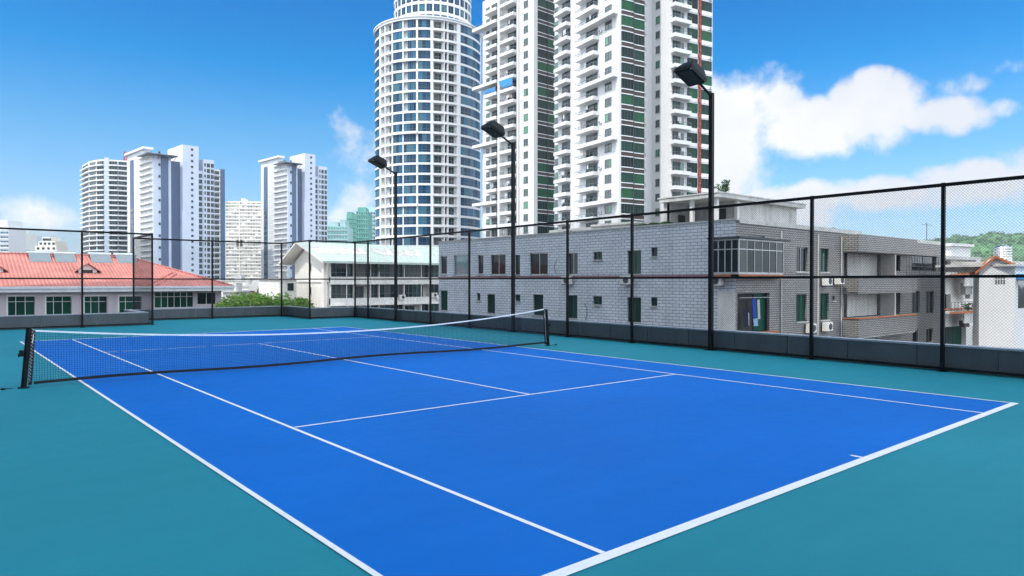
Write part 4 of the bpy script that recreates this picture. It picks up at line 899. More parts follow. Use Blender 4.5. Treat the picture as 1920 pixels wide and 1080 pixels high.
def shrub(loc, h, label, seed, name, kind):
    rng = random.Random(seed); root = empty(name, loc, label, 'plant'); b = MB(); lf = MB(); base = Vector(loc)
    if kind == 'palm':
        for i in range(16):
            a = rng.uniform(0, 6.28); L_ = h*rng.uniform(.7, 1.1); pts = [base+Vector((math.cos(a)*L_*.75*t, math.sin(a)*L_*.75*t, L_*(1.25*t-.75*t*t)*1.3)) for t in [k/6 for k in range(7)]]; b.tube(pts, .02, 4, r1=.006)
            for p, q in zip(pts[1:], pts[2:]):
                side = Vector((-math.sin(a), math.cos(a), -.25))
                for sg in (1, -1):
                    for f_ in (0, .5): c = p.lerp(q, f_); lf.quad(c, c+side*sg*h*.2+Vector((0, 0, -.05*h)) if sg > 0 else c-Vector((-math.sin(a), math.cos(a), .25))*h*.2, c+(q-p)*.6+Vector((-math.sin(a)*sg, math.cos(a)*sg, -.2))*h*.2, c+(q-p)*.45)
    else:
        for i in range(12):
            a = rng.uniform(0, 6.28); e = base+Vector((math.cos(a)*h*rng.uniform(.2, .9), math.sin(a)*h*rng.uniform(.2, .9), h*rng.uniform(.4, 1))); b.tube([base, (base+e)/2+Vector((0, 0, .1)), e], .014, 4, r1=.006); leafcloud(lf, e, h*.22, 26, .07, rng); leafcloud(lf, (base+e)/2, h*.25, 14, .07, rng)
    b.build('stem', BARK, root); lf.build('foliage', LEAFD, root)
p = on_x(1203, 28.2); shrub((p.x, p.y, 4.56), 1.5, 'dark palm like plant on the roof edge of the tiled house, left one', 3, 'potted_palm', 'palm')
p = on_x(1226, 28.4); shrub((p.x, p.y, 4.56), 1.7, 'dark palm like plant beside the columned porch', 4, 'potted_palm', 'palm')
shrub((30.2, 9.4, 7.34), .75, 'scraggly shrub growing out of the porch roof slab', 5, 'roof_shrub', 'bush')
p = on_y(1555, 7.0); shrub((p.x, p.y, 4.9), .55, 'low dry plant on the parapet of the tiled house', 6, 'roof_shrub', 'bush')

# --- pink roofed building at far left
root = empty('tiled_roof_building', (0, 58, 0), 'low building with a pink tiled hip roof and green windows at far left', 'building')
tile = pmat('pink roof tile', (.56, .215, .18), rough=.75, var=.24, vscale=.5, stain=.12); t = tile.node_tree; bs = t.nodes['Principled BSDF']
g = N(t, 'ShaderNodeNewGeometry'); sp = N(t, 'ShaderNodeSeparateXYZ'); L(t, g.outputs['Position'], sp.inputs[0])
def tri(sock, per): f_ = mth(t, 'FRACT', mth(t, 'DIVIDE', sock, per)); return mth(t, 'ABSOLUTE', mth(t, 'SUBTRACT', f_, .5))
hx = tri(sp.outputs[0], .30); hy = mth(t, 'FRACT', mth(t, 'DIVIDE', sp.outputs[1], .38))
hh = mth(t, 'ADD', mth(t, 'MULTIPLY', hx, 1.6), mth(t, 'MULTIPLY', hy, .5))
bp = N(t, 'ShaderNodeBump', i_Strength=.9, i_Distance=.10); L(t, hh, bp.inputs['Height']); L(t, bp.outputs[0], bs.inputs['Normal'])
old = bs.inputs['Base Color'].links[0].from_socket; gro = ramp(t, hx, [(.02, (.62, .55, .55)), (.12, (1, 1, 1))]); mx = N(t, 'ShaderNodeMix', data_type='RGBA', blend_type='MULTIPLY', i_Factor=1.0); L(t, old, mx.inputs['A']); L(t, gro, mx.inputs['B']); L(t, mx.outputs['Result'], bs.inputs['Base Color'])
PX0, PX1, PE, PR, ZE, ZR = -16., 15.9, 57.1, 66., 1.42, 4.5
b = MB(); b.quad((PX0, PE, ZE), (PX1, PE, ZE), (7.9, PR, ZR), (PX0, PR, ZR)); b.quad((PX1, PE, ZE), (PX1, 75, ZE), (7.9, PR, ZR), (7.9, PR, ZR)) if False else b.add([(PX1, PE, ZE), (PX1, 75, ZE), (7.9, PR, ZR)], [(0, 1, 2)])
b.quad((PX1, 75, ZE), (PX0, 75, ZE), (PX0, PR, ZR), (7.9, PR, ZR)); b.build('roof', tile, root)
b = MB(); RP = lambda x, y: Vector((x, y, ZE+(ZR-ZE)*(y-PE)/(PR-PE)+.05))
b.tube([(PX0, PR, ZR+.03), (7.9, PR, ZR+.03)], .11, 6); b.tube([(7.9, PR, ZR+.03), (PX1, PE, ZE+.05)], .10, 6); b.tube([RP(8.2, PE+.3), RP(11.2, 61.0)], .08, 6); b.tube([RP(9.0, PE+.3), RP(11.4, 60.5)], .08, 6); b.build('ridge_tiles', tile, root)
b = MB(); b.box(PX0, PX1+.05, PE-.05, PE+.9, .95, 1.40); b.box(PX1-.5, PX1+.05, PE+.9, 75, .95, 1.40); b.box(PX0, PX1+.15, PE-.16, PE-.05, 1.25, 1.45); b.build('fascia', FASC, root)
fP = Fr((PX0, 58, 0), (1, 0)); pa = lambda u: fa(fP, u)
holes = [rect(fP, *q) for q in ((-60, -8, 553, 600), (12, 65, 553, 600), (84, 134, 553, 600), (156, 201, 553, 600), (221, 266, 553, 600))]
b = MB(); wall_holes(b, fP, 0, pa(281), ZG, .95, holes, rev=.5); b.quad(fP.P(pa(281), 0, ZG), fP.P(pa(281), 0, .95), fP.P(pa(281), -.5, .95), fP.P(pa(281), -.5, ZG)); b.build('wall', PINKW, root)
FRW = pmat('bright window frame', (.74, .75, .74), rough=.5, var=.04)
for h in holes: inset_window(root, fP, h, GWING, FRW, 3, rev=.35, trans=.72, bars=0); s_ = MB(); s_.box(h[0]-.02, h[0]+.10, -.3, .03, h[2], h[3], 0, fP); s_.box(h[0]+.10, h[1]+.02, -.3, .03, h[3]-.14, h[3]+.02, 0, fP); s_.build('window_surround', FRW, root)
fQ = Fr((8, 58.6, 0), (1, 0)); h1 = rect(fQ, 290, 362, 547, 577); h2 = rect(fQ, 370, 404, 548, 571)
b = MB(); wall_holes(b, fQ, -1.2, 15.2-8, ZG, .95, [h1, h2], rev=.12); b.quad((15.2, 58.6, ZG), (15.2, 74, ZG), (15.2, 74, .95), (15.2, 58.6, .95)); b.build('wing_wall', PINKW, root)
inset_window(root, fQ, h1, GWING, FRW, 6, rev=.10, trans=.68); inset_window(root, fQ, h2, GWIN, FRW, 2, rev=.10)
def dormer(u, v, label=None):
    y = 61.0; x = on_y(u, y).x; z0 = RP(x, y).z-.4; b = MB(); w_, h_, d_ = .75, .55, 2.0
    b.add([(x-w_, y-.2, z0), (x+w_, y-.2, z0), (x+w_, y-.2, z0+h_), (x, y-.2, z0+h_+.55), (x-w_, y-.2, z0+h_)], [(0, 1, 2, 3, 4)]); b.quad((x-w_, y-.2, z0), (x-w_, y-.2, z0+h_), (x-w_, y+d_, z0+h_), (x-w_, y+d_, z0)); b.quad((x+w_, y-.2, z0+h_), (x+w_, y-.2, z0), (x+w_, y+d_, z0), (x+w_, y+d_, z0+h_)); o = b.build('dormer', PLASTW, root)
    b = MB()
    for sg in (-1, 1): b.add([(x, y-.45, z0+h_+.66), (x, y+3.2, z0+h_+.66), (x+sg*(w_+.35), y+2.0, z0+h_-.14), (x+sg*(w_+.35), y-.45, z0+h_-.14), (x, y-.45, z0+h_+.58), (x, y+3.2, z0+h_+.58), (x+sg*(w_+.35), y+2.0, z0+h_-.22), (x+sg*(w_+.35), y-.45, z0+h_-.22)], [(0, 1, 2, 3), (7, 6, 5, 4), (0, 3, 7, 4), (2, 1, 5, 6), (3, 2, 6, 7)])
    b.build('dormer_roof', tile, o); b = MB(); b.box(x-.45, x+.40, y-.23, y-.205, z0+.05, z0+h_); b.build('dormer_opening', INTER, o)
dormer(164, 515); dormer(-14, 540)
def solar(u0, u1, label):
    y = PR-.9; x0, x1 = on_y(u0, y).x, on_y(u1, y).x; z = RP((x0+x1)/2, y).z; o = empty('solar_water_heater', ((x0+x1)/2, y, z), label, 'solar heater', 'solar water heaters on the pink roof')
    b = MB(); b.add([(x0, y-1.3, z-.55), (x1, y-1.3, z-.55), (x1, y+.25, z+.28), (x0, y+.25, z+.28), (x0, y-1.3, z-.47), (x1, y-1.3, z-.47), (x1, y+.25, z+.36), (x0, y+.25, z+.36)], [(3, 2, 1, 0), (4, 5, 6, 7), (0, 1, 5, 4), (1, 2, 6, 5), (2, 3, 7, 6), (3, 0, 4, 7)]); b.build('collector', pmat('collector glass', (.20, .24, .26), rough=.3, var=.1) if 'collector glass' not in MT else MT['collector glass'], o)
    b = MB(); b.tube([(x0-.12, y+.4, z+.42), (x1+.12, y+.4, z+.42)], .20, 12); b.build('tank', STEEL, o)
    b = MB()
    for x in (x0+.03, x1-.03): b.tube([(x, y-1.35, z-.5), (x, y+.3, z+.38)], .035, 4); b.tube([(x, y+.4, z+.3), (x, y+.5, z-.4)], .03, 4)
    b.tube([(x0, y-1.35, z-.48), (x1, y-1.35, z-.48)], .035, 4); b.build('frame', ALU, o)
for u0, u1, lb in ((54, 94, 'solar water heater, first from the left on the pink roof'), (102, 140, 'solar water heater, second from the left on the pink roof'), (169, 207, 'solar water heater right of the dormer peak'), (217, 254, 'solar water heater nearest the hip, partly behind a fence post')): solar(u0, u1, lb)

# --- green roofed apartment house in the middle
root = empty('green_roofed_house', (35.3, 76, 0), 'cream apartment house with a pale green metal roof and rows of enclosed balconies', 'house')
GX0, GX1, GY0, GY1 = 35.3, 66, 76., 88.
b = MB(); b.box(GX0+.3, GX1, GY0+1.3, GY1, ZG, 4.5)
b.add([(GX0, GY0, ZG), (GX0, GY1, ZG), (GX0, GY1, 4.8), (GX0, 83.2, 7.3), (GX0, GY0, 5.05)], [(0, 1, 2, 3, 4)][::-1]); b.add([(GX0+.25, GY0, ZG), (GX0+.25, GY1, ZG), (GX0+.25, GY1, 4.8), (GX0+.25, 83.2, 7.3), (GX0+.25, GY0, 5.05)], [(0, 1, 2, 3, 4)]); b.quad((GX0, GY0, ZG), (GX0+.25, GY0, ZG), (GX0+.25, GY0, 5.05), (GX0, GY0, 5.05))
b.build('wall', CREAM, root)
b = MB(); ze, zr_, zb_ = 4.68, 7.72, 4.7; X0, X1, Y0_, YR_, YB = 33.5, 67., 74.3, 83.3, 90.
b.quad((X0, Y0_, ze), (X1, Y0_, ze), (X1, YR_, zr_), (X0, YR_, zr_)); b.quad((X0, YR_, zr_), (X1, YR_, zr_), (X1, YB, zb_), (X0, YB, zb_)); b.box(X0, X1, Y0_-.06, Y0_, ze-.28, ze+.02)
b.build('roof', GRROOF, root)
b = MB(); b.quad((X0+.02, YR_, zr_-.25), (X1, YR_, zr_-.25), (X1, Y0_, ze-.25), (X0+.02, Y0_, ze-.25)); b.quad((X0+.02, YB, zb_-.25), (X1, YB, zb_-.25), (X1, YR_, zr_-.25), (X0+.02, YR_, zr_-.25))
b.quad((X0, Y0_, ze-.25), (X0, Y0_, ze+.01), (X0, YR_, zr_+.01), (X0, YR_, zr_-.25)); b.quad((X0, YR_, zr_-.25), (X0, YR_, zr_+.01), (X0, YB, zb_+.01), (X0, YB, zb_-.25)); b.build('soffit', CREAM, root)
fG = Fr((GX0, GY0, 0), (1, 0)); ga = lambda u: fa(fG, u)
# roof terraces cut in the slope
zs_ = lambda y: ze+(zr_-ze)*(y-Y0_)/(YR_-Y0_)
for (u0, u1) in ((601, 654), (660, 690), (716, 741), (750, 776), (782, 796)):
    y0, y1 = 77.6, 80.6; x0, x1 = on_y(u0, y0).x, on_y(u1, y0).x; b = MB()
    b.quad((x0, y0, zs_(y0)+.03), (x1, y0, zs_(y0)+.03), (x1+.5, y1, zs_(y1)+.03), (x0-.8, y1, zs_(y1)+.03)); b.build('terrace_opening', PLAST, root)
    b = MB(); b.add([(x1-.9, y0+.3, zs_(y0)+.1), (x1, y0+.3, zs_(y0)+.1), (x1+.4, y1-.2, zs_(y1)+.15), (x1-.2, y1-.2, zs_(y1)+.15)], [(0, 1, 2, 3)]); b.box(x0-.6, x0+.9, y1-.35, y1-.2, zs_(y1)-.25, zs_(y1)+.12); b.build('terrace_wall', PLASTW, root)
bays_ = [607, 620, 650, 664, 695, 711, 742, 758, 790, 806, 830, 846, 870]
gw = Parts(root, 'window', [GDARK, RAILM]); gb = Parts(root, 'balcony', [PLASTW, RAILM]); rng = random.Random(5)
for fl_, (zb1, zt1) in enumerate(((2.55, 4.55), (-.50, 1.45), (-3.5, -1.6), (-6.5, -4.6))):
    b = MB(); b.box(0, GX1-GX0, -1.25, .0, zb1-1.05, zb1-.90, 0, fG); b.box(0, GX1-GX0, -.12, 0, zb1-.9, zb1, 0, fG); b.box(-.1, GX1-GX0, 0, .35, zt1+.0, zt1+.18, 0, fG); gb.add(b)
    for i, (u0, u1) in enumerate(zip(bays_, bays_[1:])):
        a0, a1 = ga(u0), ga(u1); 
        if i in (0,): a0 = .3
        if (i+fl_) % 5 != 4 or fl_ == 0:
            n_ = max(2, int((a1-a0)/.7)); o = -.10 if i % 2 else -.5
            gw.add(window(fG, a0+.05, a1-.05, zb1, zt1, n_, .05, sill=False, trans=.6 if i % 2 else .5, n0=o))
        else:
            b = MB(); b.box(a0, a1, -1.3, -1.1, zb1-.9, zt1, 0, fG); gb.add(b); gw.add(window(fG, a0+.5, a1-.6, zb1, zt1-.3, 2, .05, n0=-1.1))
        b = MB(); b.box(a1-.06, a1+.06, -1.2, .02, zb1-.9, zt1, 0, fG); gb.add(b)
gw.done(); gb.done()
b = MB(); b.box(ga(607)-.02, ga(607)+.45, -.6, .02, ZG, 4.6, 0, fG); b.build('corner_pilaster', CREAM, root)
fH = Fr((GX0, GY1, 0), (0, -1)); b = window(fH, fa(fH, 583)-.3, fa(fH, 583)+.3, fz(fH, 583, 508), fz(fH, 583, 494), 1); b.build('window', [GDARK, FRAMEW], root); b = window(fH, fa(fH, 583)-.3, fa(fH, 583)+.3, fz(fH, 583, 552), fz(fH, 583, 538), 1); b.build('window', [GDARK, FRAMEW], root)
b = MB(); b.box(0, 12, 0, .15, 1.75, 1.95, 0, fH); b.build('belt_course', PLASTW, root)
for u, v, lb in ((752, 557, 'air conditioner on the left of the cream house lower balconies'), (812, 553, 'white air conditioner on the cream house close to the tiled house'), (822, 557, 'second air conditioner beside the tiled house corner')):
    a, z = ga(u), fz(fG, u, v); o = empty('air_conditioner', fG.P(a, 0, z), lb, 'air conditioner', 'air conditioners on the cream house'); b = MB(); b.box(a-.5, a+.5, .05, .45, z-.35, z+.35, 0, fG); b.build('casing', PLASTW, o); b = MB(); b.tube([fG.P(a+.1, .45, z), fG.P(a+.1, .47, z)], .26, 14); b.build('fan_grille', DARKM, o)
p = at(753, 503, 97); shrub((p.x, GY0-.3, 3.2), 1.3, 'yellow green potted plant on the top balcony of the cream house', 8, 'potted_plant', 'bush')

# --- cream annex and low grey roofs below the skyline
root = empty('annex', (*on_y(528, 80).xy, 0), 'small cream annex with one brown window beside the white gable wall', 'house')
fA = Fr(on_y(524, 80).xy.to_3d(), (1, 0)); LA = fa(fA, 556); b = MB(); h = rect(fA, 539, 551, 531, 545); zt_ = fz(fA, 540, 525)
wall_holes(b, fA, 0, LA, ZG, zt_, [h], rev=.2); b.quad(fA.P(0, 0, ZG), fA.P(0, 0, zt_), fA.P(0, -8, zt_), fA.P(0, -8, ZG)); b.quad(fA.P(0, 0, zt_), fA.P(LA, 0, zt_), fA.P(LA, -8, zt_), fA.P(0, -8, zt_)); b.build('wall', CREAM, root); inset_window(root, fA, h, GWIN, BROWN, 2, sill=PLAST)
b = MB(); b.box(-.2, LA, -8, .2, zt_+.002, zt_+.2, 0, fA); b.build('coping', WHITE, root)
root = empty('arched_roof_building', (*at(500, 527, 110).xy, 0), 'low grey building with an arched dormer window below the beige slab', 'building')
fB = Fr(at(468, 527, 110).xy.to_3d(), (math.cos(R(20)), -math.sin(R(20)))); LB = fa(fB, 534); zt_ = fz(fB, 500, 545)
b = MB(); b.box(0, LB, -8, 0, ZG, zt_, 0, fB); b.build('wall', PLAST, root)
b = MB(); b.add([fB.P(-.4, .4, zt_), fB.P(LB+.4, .4, zt_), fB.P(LB-.5, -4, zt_+1.7), fB.P(.5, -4, zt_+1.7), fB.P(-.4, -8, zt_), fB.P(LB+.4, -8, zt_)], [(0, 1, 2, 3), (3, 2, 5, 4), (0, 3, 4), (1, 5, 2)]); b.build('roof', ROOFG, root)
xa, xb = fa(fB, 478), fa(fB, 512); xm = (xa+xb)/2; rA = (xb-xa)/2; b = MB(); gl_ = MB()
for i in range(12):
    t0, t1 = math.pi*i/12, math.pi*(i+1)/12
    P_ = lambda t_, r_, n_: fB.P(xm+math.cos(t_)*r_, n_, zt_-.2+math.sin(t_)*r_*1.0)
    b.add([P_(t0, rA, .5), P_(t1, rA, .5), P_(t1, rA*.78, .5), P_(t0, rA*.78, .5), P_(t0, rA, -2.5), P_(t1, rA, -2.5)], [(3, 2, 1, 0), (0, 1, 5, 4)]); gl_.add([P_(t0, rA*.78, .4), P_(t1, rA*.78, .4), fB.P(xm, .4, zt_-.2)], [(2, 1, 0)])
b.build('arch', PLASTW, root); gl_.build('arch_window', GDARK, root)
b = MB(); b.box(fa(fB, 470), fa(fB, 480), .0, .1, zt_-1.6, zt_-.3, 0, fB); b.build('shop_sign', pmat('orange board', (.6, .25, .08), rough=.7), root)
for (u0, u1, v, Z, mt, lb) in ((418, 442, 548, 118, PLAST, 'low grey flat roofed block right of the pink roof'), (440, 472, 538, 125, PLASTW, 'low pale block with a parapet left of the arched roof'), (505, 536, 524, 150, WHITE, 'distant white low block at the foot of the smaller slab tower'), (415, 470, 527, 190, OFFW, 'distant long low block in front of the beige slab')):
    f_ = Fr(at(u0, 527, Z).xy.to_3d(), (math.cos(R(38)), -math.sin(R(38)))); L_ = fa(f_, u1); z_ = fz(f_, u0, v); o = empty('low_block', f_.o, lb, 'building', 'low blocks beyond the trees'); b = MB(); b.box(0, L_, -10, 0, ZG, z_, 0, f_); b.build('wall', mt, o)
    b = MB(); b.box(-.2, L_+.2, -10.2, .2, z_, z_+.25, 0, f_); b.box(L_*.3, L_*.55, -6, -3, z_+.25, z_+1.6, 0, f_); b.build('roof', PLAST, o)
    for j in range(max(2, int(L_/3))): a = 1+j*3.0; (window(f_, a, a+1.4, z_-2.2, z_-.8, 2).build('window', [GDARK, FRAMEW], o)) if a+1.5 < L_ else None

# --- old houses and white house at the right edge
fO = Fr(at(1752, 527, 64).xy.to_3d(), (math.cos(R(8)), -math.sin(R(8))))
oz = lambda u, v: fz(fO, u, v); oa = lambda u: fa(fO, u)
root = empty('old_house', fO.o, 'old pale apartment house with planted balconies between the fence post and the white house', 'house')
oh = [rect(fO, 1757, 1783, 488, 508), rect(fO, 1757, 1783, 552, 590), rect(fO, 1768, 1812, 612, 650), (oa(1820), oa(1832), oz(1826, 545), oz(1826, 535))]
b = MB(); wall_holes(b, fO, -2, oa(1838), ZG, oz(1790, 484), oh, rev=.5); b.quad(fO.P(-2, 0, oz(1790, 484)), fO.P(oa(1838), 0, oz(1790, 484)), fO.P(oa(1838), -9, oz(1790, 484)), fO.P(-2, -9, oz(1790, 484))); b.quad(fO.P(-2, -9, ZG), fO.P(-2, 0, ZG), fO.P(-2, 0, oz(1790, 484)), fO.P(-2, -9, oz(1790, 484))); b.box(-1.9, oa(1837), -2.5, -.55, ZG, oz(1790, 486), 0, fO); b.build('wall', PLASTW, root)
for h in oh[:3]: inset_window(root, fO, h, GWING, DARKM, 3, rev=.45)
b = MB(); b.box(oa(1779), oa(1815), -4, .2, oz(1790, 483), oz(1790, 462), 0, fO); b.box(oa(1776), oa(1818), -4.2, .4, oz(1790, 462)+.002, oz(1790, 457), 0, fO); b.build('stair_house', WHITE, root)
b = MB(); b.box(-1, oa(1830), -.02, .5, oz(1790, 487), oz(1790, 482)+.05, 0, fO); b.build('cornice', PLAST, root)
for k, v in enumerate((515, 583)):
    b = MB(); z = oz(1790, v); b.box(oa(1756), oa(1812), 0, 1.2, z-.18, z, 0, fO); b.box(oa(1783), oa(1812), 1.05, 1.2, z-1.1, z-.18, 0, fO); b.build('balcony', PLAST, root); b2 = MB(); b2.box(oa(1755), oa(1813), 1.2, 1.28, z-.16, z+.04, 0, fO); b2.box(oa(1755), oa(1835), .02, .12, z+.1, z+.25, 0, fO); b2.build('tile_edge', TERRA, root)
BR = pmat('breeze blocks', (.12, .12, .12), rough=.9)
for (u0, v0, fr_, n_) in ((1820, 536, fO, 6), (1822, 592, fO, 6)):
    b = MB()
    for i in range(n_):
        for j in range(2): a = fa(fr_, u0)+i*.24; z = fz(fr_, u0, v0)-j*.30; b.box(a, a+.13, .0, .03, z-.18, z, 0, fr_)
    b.build('vent_blocks', BR, root)
b = MB(); z0_, z1_ = oz(1825, 650), oz(1825, 610)
for i in range(8): a = oa(1814)+i*(oa(1838)-oa(1814))/7; b.box(a-.012, a+.012, .45, .47, z0_, z1_, 0, fO)
for i in range(8): z = z0_+(z1_-z0_)*i/7; b.box(oa(1814), oa(1838), .45, .47, z-.012, z+.012, 0, fO)
b.build('window_cage', DARKM, root)
for i, (u, v, lb) in enumerate(((1792, 582, 'clay pot plant on the lower balcony edge of the old house'), (1806, 514, 'bare potted shrub on the upper balcony of the old house'))):
    p = fO.P(oa(u), 1.1, oz(1790, 515 if i else 583)); shrub(p[:], .7, lb, 20+i, 'potted_plant', 'bush')
for k, (u0, u1, z0_, z1_) in enumerate(((1760, 1772, 515, 497), (1786, 1796, 600, 612), (1797, 1808, 540, 560), (1788, 1800, 530, 552))):
    b = MB(); b.box(oa(u0), oa(u1), .6, 1.05, min(oz(1790, z0_), oz(1790, z1_)), max(oz(1790, z0_), oz(1790, z1_)), 0, fO); b.build('balcony_screen', (PLAST, BROWN, PLAST, ROOFG)[k], root)
b = MB(); rng = random.Random(9)
for i in range(9): u_ = 1757+i*6.5; b.tube([fO.P(oa(u_), 1.25, oz(1790, 583)), fO.P(oa(u_), 1.25, oz(1790, 583)+.9)], .02, 4); b.tube([fO.P(oa(u_), 1.25, oz(1790, 515)), fO.P(oa(u_), 1.25, oz(1790, 515)+.8)], .02, 4)
b.box(oa(1757), oa(1810), 1.23, 1.27, oz(1790, 583)+.88, oz(1790, 583)+.92, 0, fO); b.box(oa(1757), oa(1810), 1.23, 1.27, oz(1790, 515)+.78, oz(1790, 515)+.82, 0, fO); b.build('balcony_railing', DARKM, root)
b = MB(); a = oa(1824); z = oz(1824, 577); rng = random.Random(3)
b.tube([fO.P(a-.5, 1.0, z-.1), fO.P(a-.1, 1.1, z+.1), fO.P(a+.35, 1.0, z+.05), fO.P(a+.6, .9, z-.15)], .28, 7, r1=.15); b.build('cloth_bundle', pmat('red cloth', (.55, .05, .03), rough=.9), None, label='bright red cloth bundle hung on the lower balcony of the old house', cat='cloth')
b = MB(); p = fO.P(oa(1758), -1, oz(1790, 484)); b.tube([p, p+Vector((0, 0, 3.3))], .03, 5)
for dz, w_ in ((3.1, .9), (1.7, .6), (1.2, .5)): b.tube([p+fO.a*-w_+Vector((0, 0, dz)), p+fO.a*w_+Vector((0, 0, dz))], .02, 4)
b.build('antenna', DARKM, None, label='thin roof antenna of crossed rods beside the tall fence post', cat='antenna')

WC = at(1903, 527, 50); WC.z = 0
fw1d = Vector((math.sin(R(-10)), -math.cos(R(-10)), 0))
fN1 = Fr(WC, (math.cos(R(75-0)), -math.sin(R(75)))); 
d_ = Vector((.34, -.94, 0)).normalized(); l1 = 0
fN1 = Fr(WC, d_[:2]); aw0 = fa(fN1, 1836)
fN2 = Fr(WC, (.94, .0)[:2]);  # corner made up: this turned face stands in for a cast shadow
root = empty('white_house', WC, 'white gabled house with a steel water tank at the right edge', 'house')
nz_ = lambda v: CAMP.z+ray(1870, v).z*51
zt_ = nz_(509); b = MB()
b.quad(fN1.P(aw0, 0, ZG), fN1.P(0, 0, ZG), fN1.P(0, 0, zt_), fN1.P(aw0, 0, zt_)); hN = rect(fN2, 1909, 1955, 525, 577); wall_holes(b, fN2, 0, 9, ZG, zt_, [hN], rev=.2)
b.add([fN1.P(aw0, 0, zt_), fN1.P(0, 0, zt_), fN1.P(0, 0, nz_(497)), fN1.P(aw0*.45, 0, nz_(483)), fN1.P(aw0*.75, 0, nz_(487))], [(0, 1, 2, 3, 4)]); b.quad(fN1.P(aw0, -6, ZG), fN1.P(aw0, 0, ZG), fN1.P(aw0, 0, zt_), fN1.P(aw0, -6, zt_)); b.build('wall', WHITE, root)
inset_window(root, fN2, hN, GWIN, DARKM, 2)
b = MB(); q0, q1, q2 = fN1.P(aw0-.25, .25, zt_-.05), fN1.P(aw0*.55, .25, nz_(480)), fN1.P(0, .25, nz_(495)); back = fN1.n*-6
for s0, s1 in ((q0, q1), (q1, q2)): b.add([s0, s1, s1+back, s0+back, s0-Vector((0, 0, .18)), s1-Vector((0, 0, .18)), s1+back-Vector((0, 0, .18)), s0+back-Vector((0, 0, .18))], [(0, 1, 2, 3), (7, 6, 5, 4), (0, 4, 5, 1), (3, 2, 6, 7), (0, 3, 7, 4), (1, 5, 6, 2)])
b.build('roof', TERRA, root)
b = MB(); b.box(.3, 9, -.1, .9, nz_(524), nz_(514), 0, fN2); b.build('awning', BLUEAWN, root)
b = MB(); b.box(-.5, 9, -5, .2, nz_(500), nz_(496), 0, fN2); b.box(0, 9, -5, 0, zt_, nz_(500), 0, fN2); b.box(3.5, 9, -5, -1, nz_(496), nz_(488), 0, fN2); b.build('roof_terrace', PLAST, root)
b = MB()
for i in range(4):
    for j in range(2): a = fa(fN1, 1866)+i*.16; z = nz_(515)-j*.38; b.box(a, a+.10, .0, .03, z-.30, z, 0, fN1); 
b.build('vent_blocks', BR, root)
o = empty('water_tank', at(1880, 500, 51.5), 'ribbed stainless steel water tank on the white house roof', 'water tank'); pt = at(1880, 527, 51.5)
b = MB(); zb0, zt0 = nz_(500), nz_(463)
n_ = 24; prof = []
for i in range(25): f_ = i/24; prof.append((zb0+(zt0-zb0)*f_, .56+(.03 if i % 2 else 0)))
prof.append((zt0+.12, .35)); prof.append((zt0+.16, .01))
for i, (z, r_) in enumerate(prof):
    for j in range(n_): b.v.append((pt.x+math.cos(j/n_*6.2832)*r_, pt.y+math.sin(j/n_*6.2832)*r_, z))
for i in range(len(prof)-1):
    for j in range(n_): a = i*n_+j; c = i*n_+(j+1) % n_; b.f.append((a, c, c+n_, a+n_)); b.m.append(0)
b.build('tank', STEEL, o); b = MB()
for dx, dy in ((-.5, -.5), (.5, -.5), (.5, .5), (-.5, .5)): b.tube([(pt.x+dx, pt.y+dy, zb0-1.2), (pt.x+dx, pt.y+dy, zb0+.02)], .035, 4)
b.tube([(pt.x-.75, pt.y-.2, zb0), (pt.x-.75, pt.y-.2, zt0+.45), (pt.x+.2, pt.y-.2, zt0+.45), (pt.x+.2, pt.y-.2, zt0)], .03, 5); b.build('stand', ALU, o)

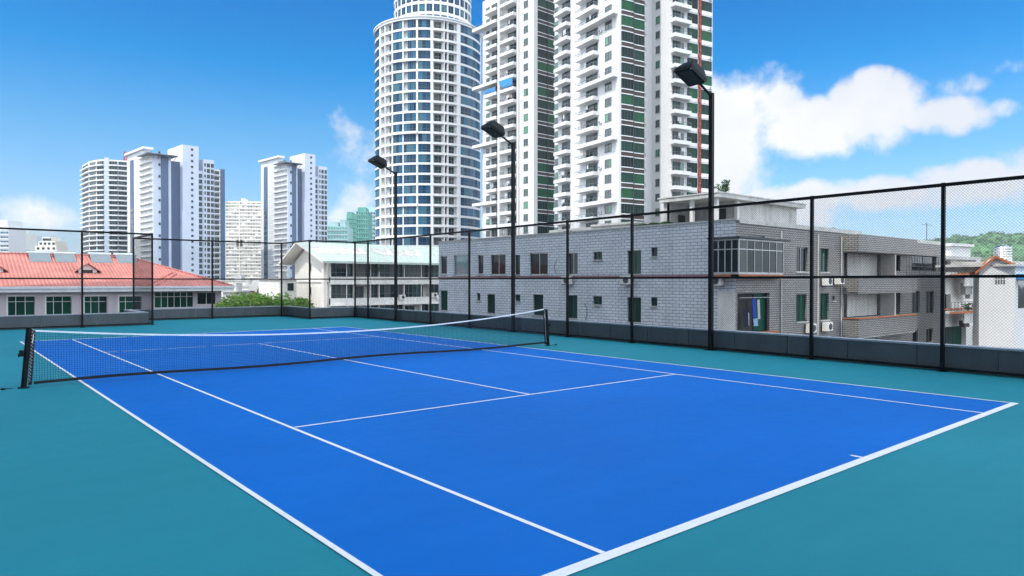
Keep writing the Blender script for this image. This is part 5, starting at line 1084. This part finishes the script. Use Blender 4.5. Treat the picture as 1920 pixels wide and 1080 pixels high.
# --- wooded hill far right
HILL = pmat('hill grass', (.07, .15, .06), rough=.95, var=.4, vscale=.03)
b = MB(); rng = random.Random(2); nx, ny = 90, 26; C_ = at(1960, 527, 700)
ax = Rv.copy(); ax.z = 0; ax.normalize(); ay = Fv.copy(); ay.z = 0; ay.normalize()
def hz(i, j):
    s_ = (i/nx)*2-1; t_ = j/ny; p = max(0, 1-((s_+.0)/1.0)**2)
    return -13+ (max(0, 1-(s_*1.05)**2)**.8)*72*math.sin(min(1, t_*1.15)*math.pi/2)**.8 + 3.0*math.sin(i*.55+j*.3)+2.0*math.sin(i*1.3-j*.7)
HP = {}
for i in range(nx+1):
    for j in range(ny+1): p = C_+ax*((i/nx*2-1)*330+112)+ay*(j/ny*260-60); HP[i, j] = Vector((p.x, p.y, hz(i, j))); b.v.append(tuple(HP[i, j]))
for i in range(nx):
    for j in range(ny): a = i*(ny+1)+j; b.f.append((a, a+ny+1, a+ny+2, a+1)); b.m.append(0)
b.build('hill', HILL, kind='structure', smooth=True)
b = MB()
for _ in range(5200):
    i = rng.randrange(nx); j = rng.randrange(ny); p = HP[i, j].lerp(HP[i+1, j+1], rng.random())+Vector((rng.uniform(-4, 4), rng.uniform(-4, 4), 0))
    r_ = rng.uniform(1.4, 3.0); q = p+Vector((0, 0, r_*.4)); k = len(b.v)
    leafcloud(b, q, r_, 20, .75, rng, .8)
b.build('hillside_forest', LEAFH, kind='stuff', label='dense green forest covering the hill at far right', cat='forest')

# --- tall slab of flats to the left of the court, outside the photo: it throws the shade over the court
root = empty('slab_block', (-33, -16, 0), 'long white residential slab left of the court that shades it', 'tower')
b = MB(); b.box(-40, -26, -84, 52.2, ZG, 86); b.build('wall', WHITE, root)
fK = Fr((-26, -84, 0), (0, 1)); wk = MB(); bk = MB()
for k in range(31):
    z = ZG+1.2+k*3.1
    for j in range(33): a = 1.5+j*4.05; wk.box(a, a+2.2, 0, .05, z+.9, z+2.4, 0, fK)
    bk.box(0, 136.2, 0, .25, z-.3, z, 0, fK)
wk.build('windows', GDARK, root, kind='stuff'); bk.build('floor_bands', WHITEB, root)
#P4END

# ------------------------------------------------------------------ thin summer haze
hz_ = MB(); hz_.box(-2600, 2600, -2600, 4600, -13.6, 118); m = bpy.data.materials.new('haze'); m.use_nodes = True; t = m.node_tree; t.nodes.remove(t.nodes['Principled BSDF'])
v = N(t, 'ShaderNodeVolumePrincipled', i_Density=.00018); v.inputs['Color'].default_value = (.86, .92, 1, 1); v.inputs['Anisotropy'].default_value = .3; L(t, v.outputs[0], t.nodes['Material Output'].inputs['Volume'])
hz_.build('haze', m, kind='stuff', label='thin pale summer haze over the city', cat='haze')
